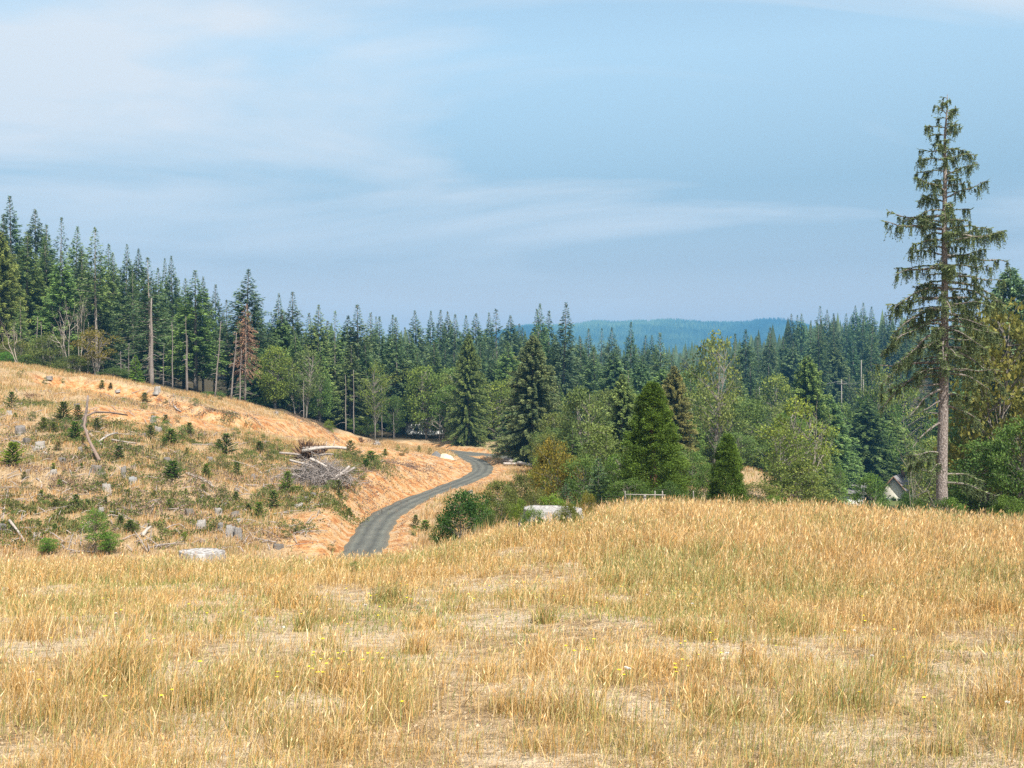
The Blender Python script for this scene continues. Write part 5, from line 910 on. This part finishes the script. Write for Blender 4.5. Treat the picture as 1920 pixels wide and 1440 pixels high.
# ---------------------------------------------------------------- grass
STRAW = np.array([(.62,.385,.135),(.68,.45,.18),(.74,.55,.27),(.62,.34,.105),(.78,.61,.35),(.54,.33,.12),(.70,.51,.24)])
GRN = np.array([(.24,.26,.08),(.32,.32,.10),(.20,.24,.08),(.40,.36,.13)])
def blades(name, X, Y, h, w_, rs, green, lean=.46, head=.0, wind=(.10,.02), litter=False, redden=0):
    n = len(X); Z = terrain(X, Y)-.02; a = rs.uniform(0, 6.28, n); ca, sa = np.cos(a), np.sin(a); ln = np.abs(rs.normal(0, lean, n)); b_ = rs.uniform(0, 6.28, n)
    dx = ln*np.cos(b_)+wind[0]; dy = ln*np.sin(b_)+wind[1]; P0 = np.c_[X, Y, Z]; up = np.sqrt(np.clip(1-ln**2*.6, .08, 1))
    if litter: up = rs.uniform(.05, .3, n); dx, dy = np.cos(b_), np.sin(b_)
    crv = rs.uniform(.15, .5, n); M = P0+np.c_[dx*crv*h, dy*crv*h, .57*h*up]; Tp = P0+np.c_[dx*h, dy*h, h*up]
    sd = np.c_[ca, sa, np.zeros(n)]*(w_/2)[:, None]
    V = np.stack([P0-sd, P0+sd, M+sd*.75, M-sd*.75, Tp], 1); k = np.arange(n)[:, None]*5
    F4 = k+np.array([0, 1, 2, 3]); F3 = k+np.array([3, 2, 4])
    c = STRAW[rs.randint(len(STRAW), size=n)]*rs.uniform(.50, 1.18, (n, 1)); gm_ = rs.rand(n) < green; c[gm_] = GRN[rs.randint(len(GRN), size=gm_.sum())]*rs.uniform(.8, 1.2, (gm_.sum(), 1))
    if redden: c = c*.93*(np.array([.98, .98-redden*.05, .98+redden*.12]) if redden else 1)
    base = np.where((rs.rand(n) < green+.20)[:, None], c*.4+GRN[rs.randint(len(GRN), size=n)]*.6, c*.85)  # greener feet, also darkened: shade between blades put into the colour
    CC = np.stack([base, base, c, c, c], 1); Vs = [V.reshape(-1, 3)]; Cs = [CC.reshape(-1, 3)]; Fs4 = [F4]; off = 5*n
    hm = rs.rand(n) < head
    if hm.any():   # seed heads
        m_ = hm.sum(); d_ = unit(Tp[hm]-M[hm]); hl = np.minimum(h[hm]*.2, .11)[:, None]; s2 = np.c_[ca[hm], sa[hm], np.zeros(m_)]*(w_[hm]*.62+.001)[:, None]; A_ = Tp[hm]-d_*hl*.5
        Vh = np.stack([A_, A_+d_*hl*.4+s2, A_+d_*hl*1.1, A_+d_*hl*.4-s2], 1); ch = np.clip(c[hm]*np.array([1.08,1.02,1.0])+.04, 0, .85)
        Vs.append(Vh.reshape(-1, 3)); Cs.append(np.repeat(ch, 4, 0)); Fs4.append(off+np.arange(4*m_).reshape(m_, 4))
    me = mesh(name, np.concatenate(Vs), [np.concatenate(Fs4), F3], GRASS, np.concatenate(Cs)); return link(name, me)
rs = np.random.RandomState(500)
def cover(X, Y):
    """how much of the near field carries grass; bare sand lanes between"""
    px = 960+X/Y*F; n1_ = fbm(X/2.6, Y/1.5, 4, 90); n2_ = fbm(X/.7, Y/.6, 3, 91); n_ = .6*n1_+.4*n2_
    right = sstep(1050, 1350, px)*sstep(9.5, 13, Y)*.32; far = sstep(15, 21, Y)*.28
    lane = np.exp(-((Y-10.6-(px-960)*.0012)/.9)**2)*np.exp(-((px-960)/330)**2)*.24+np.exp(-((Y-15.2)/1.0)**2)*np.exp(-((px-150)/260)**2)*.22+np.exp(-((Y-8.2)/.5)**2)*np.exp(-((px-1150)/300)**2)*.14+np.exp(-((Y-9.0)/.5)**2)*np.exp(-((px-560)/250)**2)*.14
    left = np.exp(-((px-700)/420)**2)*np.exp(-((Y-10.5)/5)**2)*.09
    near = .12*(1-sstep(5.2, 7.5, Y))
    return np.clip((n_-.455+right+far-lane-left*1.3-lane*.4+near)*4.4, 0, 1)
def field(N, dmin, dmax, power=1.0):
    u = rs.rand(N); Y = dmin+(dmax-dmin)*u**power; X = rs.uniform(-.60, .60, N)*Y*1.0+rs.uniform(-1.2, 1.2, N); return X, Y
# standing grass
X, Y = field(1050000, 3.0, 36, .95); cv = cover(X, Y); k = rs.rand(len(X)) < cv*.66+.13; X, Y, cv = X[k], Y[k], cv[k]
px = 960+X/Y*F; crest = sstep(15, 22, Y); rt_ = sstep(1000, 1300, px)*sstep(11, 18, Y)
tall = .12+.15*cv+.06*crest+.18*rt_; cl = fbm(X/.45, Y/.45, 2, 95); h = tall*(.45+1.0*cl)*rs.uniform(.3, 1.15, len(X))*np.where(Y < 14, .85, 1)
grn_ = np.clip(.26+1.5*(fbm(X/1.8, Y/1.3, 3, 97)-.5)-.12*rt_-.06*crest, .03, .55); w_ = np.clip(.00055*Y, .0030, .012)*rs.uniform(.6, 1.4, len(X))
h = h*np.where(rs.rand(len(X)) < grn_*.5, .6, 1)
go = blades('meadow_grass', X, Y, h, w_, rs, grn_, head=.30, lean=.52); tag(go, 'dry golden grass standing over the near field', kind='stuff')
# tufts: big tussocks
TX = []; TY = []; TH = []
for px_, by_, n_, hh, sp_ in [(190,1290,800,.62,.30),(230,1270,500,.60,.25),(640,1290,600,.42,.28),(780,1225,380,.36,.14),(330,1320,500,.42,.25),(440,1310,400,.45,.25),(560,1140,500,.5,.4),(730,1130,500,.5,.25),(1000,1340,500,.4,.3),(1270,1190,300,.36,.2),(1740,1140,500,.45,.35),(1860,1150,400,.5,.3),(1600,1330,500,.45,.3),(1330,1340,400,.4,.3),(800,1180,200,.34,.15),(60,1200,300,.45,.3),(1040,1130,400,.5,.5),(520,1120,400,.5,.4),(1080,1350,300,.55,.3),(1890,1330,400,.6,.3),(1480,1190,400,.5,.5),(700,1360,300,.5,.3),(100,1350,350,.5,.3)]+[(rs.uniform(-100, 2020), rs.uniform(1060, 1420), rs.randint(60, 220), rs.uniform(.2, .5), rs.uniform(.08, .35)) for _ in range(170)]:
    p = hit(px_, by_, 3.5, 26); TX.append(p[0]+rs.normal(0, sp_*.5, n_)); TY.append(p[1]+rs.normal(0, sp_*.4, n_)); TH.append(hh*.60*rs.uniform(.3, 1.2, n_))
X, Y, h = map(np.concatenate, (TX, TY, TH)); k = Y > 2.8; X, Y, h = X[k], Y[k], h[k]
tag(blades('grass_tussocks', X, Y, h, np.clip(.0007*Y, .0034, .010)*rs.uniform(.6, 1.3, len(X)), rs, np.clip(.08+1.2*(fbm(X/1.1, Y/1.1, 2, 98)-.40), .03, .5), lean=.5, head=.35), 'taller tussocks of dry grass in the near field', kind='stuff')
# short green sward and dead litter lying on the sand
X, Y = field(200000, 3.0, 24, .9); c2 = fbm(X/1.5, Y/1.0, 4, 99); k = rs.rand(len(X)) < np.clip((c2-.50)*3.2, 0, 1); X, Y = X[k], Y[k]
tag(blades('short_green_grass', X, Y, rs.uniform(.04, .14, len(X)), np.clip(.0009*Y, .004, .014), rs, .72, lean=.7), 'short greenish grass between the dry stems', kind='stuff')
X, Y = field(230000, 3.0, 26, .9); k = rs.rand(len(X)) < .30+.60*cover(X, Y); X, Y = X[k], Y[k]
tag(blades('grass_litter', X, Y, rs.uniform(.05, .22, len(X)), np.clip(.0008*Y, .0035, .012), rs, .05, litter=True), 'dead straw lying on the sand', kind='stuff')
# clods and pebbles on the sand
mb = MB(); n_ = 60000; X, Y = field(n_, 3.2, 20, .9); k = cover(X, Y) < .45; X, Y = X[k], Y[k]; Z = terrain(X, Y); oc = np.array([(1,0,0),(-1,0,0),(0,1,0),(0,-1,0),(0,0,.7),(0,0,-.7)], float); of = np.array([(0,2,4),(2,1,4),(1,3,4),(3,0,4),(2,0,5),(1,2,5),(3,1,5),(0,3,5)])
sz = rs.gamma(1.6, .0026, len(X))+.002; V = (oc[None]*sz[:, None, None]*rs.uniform(.6, 1.4, (len(X), 6, 1)))+np.c_[X, Y, Z][:, None]; Fk = (np.arange(len(X))*6)[:, None, None]+of[None]
SAND = simple('sand_clod', [(.3, (.20,.14,.09)), (.5, (.38,.29,.19)), (.7, (.55,.44,.31))], 9); tag(link('sand_clods', mesh('sand_clods', V.reshape(-1, 3), Fk.reshape(-1, 3), SAND)), 'small clods and pebbles on bare sand', kind='stuff')
X = rs.uniform(-70, 12, 60000); Y = rs.uniform(60, 180, 60000); i_ = np.clip(np.searchsorted(gx, X)-1, 0, nx-1); j_ = np.clip(np.searchsorted(gy, Y)-1, 0, ny-1); k = (BARE[j_, i_] > .35) & (rs.rand(len(X)) < fbm(X/2, Y/2, 3, 55)*1.2-.1)
for kk in range(3): k &= road_near(X, Y, kk)[0] > ROADS[kk][1]+.2
X, Y = X[k], Y[k]; Z = terrain(X, Y); sz = rs.gamma(2, .028, len(X))+.02; V = (oc[None]*sz[:, None, None]*rs.uniform(.6, 1.4, (len(X), 6, 1)))+np.c_[X, Y, Z][:, None]; Fk = (np.arange(len(X))*6)[:, None, None]+of[None]
tag(link('bank_stones', mesh('bank_stones', V.reshape(-1, 3), Fk.reshape(-1, 3), simple('bank_stone', [(.3, (.13,.085,.055)), (.5, (.30,.20,.13)), (.7, (.50,.38,.26))], 1.5))), 'crumbs and stones on the scraped banks', kind='stuff')
# back slope of the plateau and the cleared hillside
def slope_grass(name, N, x0, x1, y0, y1, hmin, hmax, w_, dens, label, gr=.12, redden=.6, lean=.3):
    X = rs.uniform(x0, x1, N); Y = rs.uniform(y0, y1, N); k = np.abs(X) < .60*Y+4; X, Y = X[k], Y[k]; z, br = terrain(X, Y, True)
    for kk in range(3):
        r_, _ = road_near(X, Y, kk); br = np.where(r_ < ROADS[kk][1]+.3, 9, br)
    bl = fbm(X/3.2, Y/3.2, 4, 120); k = (rs.rand(len(X)) < dens*np.clip((bl-.30)*4, .12, 1)*np.clip(1-1.25*br, .0, 1)); 
    i = np.clip(np.searchsorted(gx, X)-1, 0, nx-1); j = np.clip(np.searchsorted(gy, Y)-1, 0, ny-1); k &= rs.rand(len(X)) > BARE[j, i]*1.05; k &= FOREST[j, i] < .5
    X, Y = X[k], Y[k]; h = rs.uniform(hmin, hmax, len(X))*(.6+.8*fbm(X/1.3, Y/1.3, 2, 121)); g_ = np.clip(gr+1.1*(fbm(X/6, Y/6, 3, 122)-.55), .02, .6)
    tag(blades(name, X, Y, h, w_*rs.uniform(.6, 1.4, len(X)), rs, g_, lean=lean, redden=redden), label, kind='stuff')
slope_grass('back_slope_grass', 120000, -40, 50, 30, 64, .3, .8, .022, 1, 'dry grass on the far side of the near field', .2)
slope_grass('hillside_grass', 560000, -100, 6, 58, 172, .22, .62, .045, 1, 'dry tan grass on the cleared hillside')
slope_grass('knoll_grass', 90000, -10, 70, 60, 180, .25, .6, .05, 1, 'dry grass on the knoll and beside the road bend', .25)
# dark low brush smothering parts of the hillside
def brush(name, spots, N, m_, tn, label, leaf=.16):
    mb = MB(); A = []; C = []
    for px_, py_, rx_, ry_ in spots:
        c = hit(px_, py_, 45, 170); n_ = int(N*rx_*ry_/12); X = c[0]+rs.normal(0, rx_*.5, n_); Y = c[1]+rs.normal(0, ry_*.5, n_); k = fbm(X/1.2, Y/1.2, 3, 130) > .47; X, Y = X[k], Y[k]
        hh = .55*fbm(X/.8, Y/.8, 2, 131)**1.2*1.5; A.append(np.c_[X, Y, terrain(X, Y)+hh*rs.uniform(.1, 1, len(X))]); C.append(rs.uniform(0, 1, len(X))*.7+.3*fbm(X, Y, 2, 132))
    A = np.vstack(A); C = np.concatenate(C); dv_ = unit(rs.normal(size=A.shape)+np.array([0, 0, .6])); ln = leaf*rs.uniform(.6, 1.3, len(A)); mb.diam(A, dv_*ln[:, None], unit(np.cross(dv_, rs.normal(size=A.shape)))*(ln*.3)[:, None], C)
    tag(link(name, mb.mesh(name, m_), color=tn), label, kind='stuff')
brush('low_brush', [(30,950,3,4),(110,950,5,5),(60,985,4,3),(240,985,4,3),(200,925,3,3),(130,1000,4,3),(470,935,4,4),(520,925,3,3),(480,870,4,5),(500,840,4,4),(440,855,3,4),(530,860,4,5),(560,890,3,4),(650,860,3,4),(690,862,3,4),(300,815,4,4),(120,790,4,4),(360,830,3,4),(610,925,3,5),(580,950,3,3),(420,960,3,3),(545,990,2,3),(230,805,3,3),(100,830,6,6),(240,840,6,6),(160,960,5,5),(90,970,5,4),(30,1010,4,3),(140,800,5,3),(60,760,4,3),(300,870,4,4),(350,940,4,4),(260,900,4,4),(400,880,4,4),(200,860,4,4),(440,800,4,3),(380,990,4,3),(300,1000,4,3),(640,960,2,3),(700,880,3,4),(590,930,3,4)], 2500, LEAF, (1.0,.90,.66), 'low olive brush creeping over the hillside')
brownb = foliage('dry_brown_brush', [(0, (.07,.045,.035)), (.5, (.17,.115,.085)), (1, (.30,.22,.17))], .1)
brush('dry_brush', [(660,905,4,7),(690,890,3,5),(640,930,3,5),(550,940,2,3),(535,1005,2,4),(380,775,5,2),(300,760,5,2),(330,905,4,4),(200,960,4,4),(350,880,4,4),(100,905,4,4),(270,840,4,4),(400,925,4,4),(150,870,4,4),(40,830,4,4),(690,795,4,3),(610,790,5,3),(560,775,5,3),(60,870,5,5),(180,930,5,5),(260,860,5,5),(320,960,5,5),(430,900,5,5),(90,800,5,4),(500,900,4,4),(370,820,5,4),(200,1000,5,4),(440,1000,4,4),(60,930,5,5),(740,870,4,7),(790,880,3,7),(190,755,4,1),(230,757,4,1),(270,762,4,1),(310,767,4,1),(350,772,4,1),(390,776,4,1),(430,780,4,1),(470,784,4,1)], 1300, brownb, (1,1,1), 'dry brown debris and bracken on the hillside', .14)
# sticks all over the clear cut
mb = MB()
for _ in range(800):
    px_, py_ = rs.uniform(-20, 720), rs.uniform(735, 1040)
    if py_ < np.interp(px_, [0, 250, 450, 650, 720], [695, 720, 765, 815, 835]): continue
    p = hit(px_, py_, 56, 172)+np.array([0, 0, .1]); a_ = rs.uniform(0, 3.14)
    if min(float(road_near(np.array([p[0]]), np.array([p[1]]), kk)[0][0]) for kk in range(3)) < 4.2: continue
    L = rs.gamma(2, .45)+.2; q = p+np.array([math.cos(a_)*L, math.sin(a_)*L, 0]); q[2] = th(q[0], q[1])+.1+rs.uniform(0, .3); r_ = rs.uniform(.015, .05); mb.tube([p, (p+q)/2+np.array([0,0,rs.uniform(0,.15)]), q], [r_, r_, r_*.5], 4, cap=False)
tag(link('scattered_sticks', mb.mesh('scattered_sticks', DEADW), color=(1.0,.95,.92)), 'grey sticks and slash strewn over the cleared slope', kind='stuff')

# ---------------------------------------------------------------- flowers
YEL = simple('yellow_petals', [(.3, (.75,.55,.02)), (.7, (.85,.68,.04))], 30); STEM = simple('green_stem', [(.3, (.12,.16,.05)), (.7, (.2,.24,.08))], 10); FLF = simple('seed_fluff', [(.3, (.62,.58,.52)), (.7, (.8,.77,.72))], 30)
def flower_mesh(seed):
    r_ = np.random.RandomState(seed); mb = MB(); n_ = 26; a = np.arange(n_)/n_*6.283*2.6; dv_ = np.c_[np.cos(a), np.sin(a), r_.uniform(.1, .55, n_)]; ln = r_.uniform(.013, .021, n_); mb.diam(np.tile([[0,0,.3]], (n_,1)), unit(dv_)*ln[:, None], np.c_[-np.sin(a), np.cos(a), 0*a]*.0042, np.full(n_, .5)); hd = mb.mesh('flower_head', YEL)
    mb = MB(); mb.tube([(.0,0,-.02),(.012,.0,.15),(0,0,.3)], .0022, 4); return mb.mesh('stem', STEM), hd
def clock_mesh():
    r_ = np.random.RandomState(3); mb = MB(); dv_ = unit(r_.normal(size=(260, 3))); mb.diam(np.tile([[0,0,.32]], (260,1)), dv_*.017, unit(np.cross(dv_, r_.normal(size=(260,3))))*.0022, np.full(260, .5)); hd = mb.mesh('seed_head', FLF); mb = MB(); mb.tube([(0,0,-.02),(.01,.01,.16),(0,0,.32)], .0022, 4); return mb.mesh('stem', STEM), hd
fl_ = [flower_mesh(i) for i in range(3)]; ck = clock_mesh()
FL = [(x/4+480, 1000+y/4) for x, y in ((390,1075),(435,955),(520,980),(478,1020),(548,1022),(622,968),(650,960),(716,950),(850,962),(905,965),(952,1010),(800,1018),(610,1012),(530,1052),(435,990),(415,1100),(468,1130),(492,1122),(660,1065),(700,1065),(655,1100),(798,1118),(172,1132),(155,1172),(340,640),(398,595),(655,675),(688,720),(920,650),(498,845),(845,468),(855,488),(905,478),(538,475),(518,505),(450,500),(1085,385),(1040,405),(930,400),(1002,375),(1012,435),(1135,395),(1205,425),(1128,505),(1162,518),(1220,550),(678,425),(375,440),(782,345),(1075,155),(1300,285),(1635,515),(1592,475),(1712,435),(1748,405),(1430,242),(1095,1368),(1810,660),(925,575),(855,520))]
FL += [(x/4+960, 1000+y/4) for x, y in ((965,248),(590,348),(168,376),(95,378),(25,402),(88,440),(75,412),(245,425),(265,465),(315,385),(332,450),(378,490),(183,507),(170,470),(728,438),(722,512),(640,548),(822,412),(968,418),(1245,438),(1228,470),(1285,432),(1500,422),(1375,395),(1385,495),(1735,558),(1768,508),(1890,368),(1527,853),(1300,868),(1262,885),(1268,935),(1560,965),(1398,985),(1270,1022),(1218,1058),(1215,1088),(1320,1080),(1230,1122),(808,1112),(852,1142),(578,938),(555,920),(618,845),(460,945),(1475,792),(405,898))]
FL += [(x/4+1440, 1000+y/4) for x, y in ((365,205),(1608,245),(1218,395),(772,418),(710,490),(355,572),(350,590),(790,578),(722,645),(725,688),(625,742),(570,772),(70,898),(1140,1062),(1180,1332),(688,1285),(937,755),(1830,728),(1012,995))]
FL += [(x/4, 1000+y/4) for x, y in ((1135,268),(1340,252),(1175,405),(1055,558),(912,602),(765,512),(805,508),(1545,632),(1645,628),(1820,615),(1415,560),(1105,855),(1160,850),(960,825),(380,842),(1018,1040),(678,1048),(1192,1312),(1288,1285),(785,1320),(275,1190),(235,960),(568,465),(1500,1035),(270,322))]
def zone(px, py):
    return ('at the lower left of the field' if px < 480 else 'in the yellow clump at the lower centre left' if px < 760 and py > 1220 else 'around the bare sand in the middle of the field' if px < 960 else 'in the right centre of the field' if px < 1440 else 'in the golden grass at the right')
for i, (px, py) in enumerate(FL):
    p = hit(px, py+14, 3.6, 30); e = bpy.data.objects.new('yellow_flower', None); COL.objects.link(e); e.location = p; s_ = rnd.uniform(.85, 1.25); zt = (CZ-(py-720)/F*p[1]-p[2])
    e.scale = (.85*s_, .85*s_, max(zt, .12)/.3); e.rotation_euler = (rnd.uniform(-.1, .1), rnd.uniform(-.1, .1), rnd.uniform(0, 6)); a, b_ = fl_[i % 3]; link('stem', a, e); link('flower_head', b_, e); b2 = e.children[-1]
    z_ = zone(px, py); tag(e, 'small yellow flower '+z_, 'flower', 'small yellow flowers '+z_)
for px, py in ((217,1158),(618,1150),(685,1140),(800,1131),(805,1047),(1046,1085),(1213,1119),(1220,1114),(1298,1138),(1363,1241),(1173,1272),(1179,1274),(1602,1192),(1889,1343),(1635,1245),(60,1282),(1352,1081)):
    p = hit(px, py+14, 3.6, 28); e = bpy.data.objects.new('dandelion_clock', None); COL.objects.link(e); e.location = p; link('stem', ck[0], e); link('seed_head', ck[1], e); e.scale = (1, 1, max(CZ-(py-720)/F*p[1]-p[2], .12)/.32); tag(e, None, 'dandelion clock', 'white dandelion clocks in the field'); reg(e, 'white dandelion clock', px, py, [('the low silvery stump', 379, 1036), ('the wide silvery stump', 1036, 965), ('the green dock plant', 785, 1148), ('the lone spruce foot', 1765, 965), ('the brown umbel weed', 1190, 1018)])

finish_labels()

# ---------------------------------------------------------------- the air: even pale smoke haze over the whole scene
mb = MB(); zlo = float(min(GZ.min(), RZ.min()))-1; zhi = float(max(RZ.max(), GZ.max()))+60
mb.box((0, 3900, (zlo+zhi)/2), (15600, 10300, zhi-zlo)); hm = bpy.data.materials.new('haze'); hm.use_nodes = True; t = hm.node_tree; t.nodes.clear()
pv = nd(t, 'ShaderNodeVolumePrincipled'); mo = nd(t, 'ShaderNodeOutputMaterial'); t.links.new(pv.outputs[0], mo.inputs['Volume']); pv.inputs['Color'].default_value = (.17,.54,.95,1); pv.inputs['Density'].default_value = .00022; pv.inputs['Anisotropy'].default_value = .1
hz = link('haze', mb.mesh('haze', hm)); tag(hz, kind='stuff')
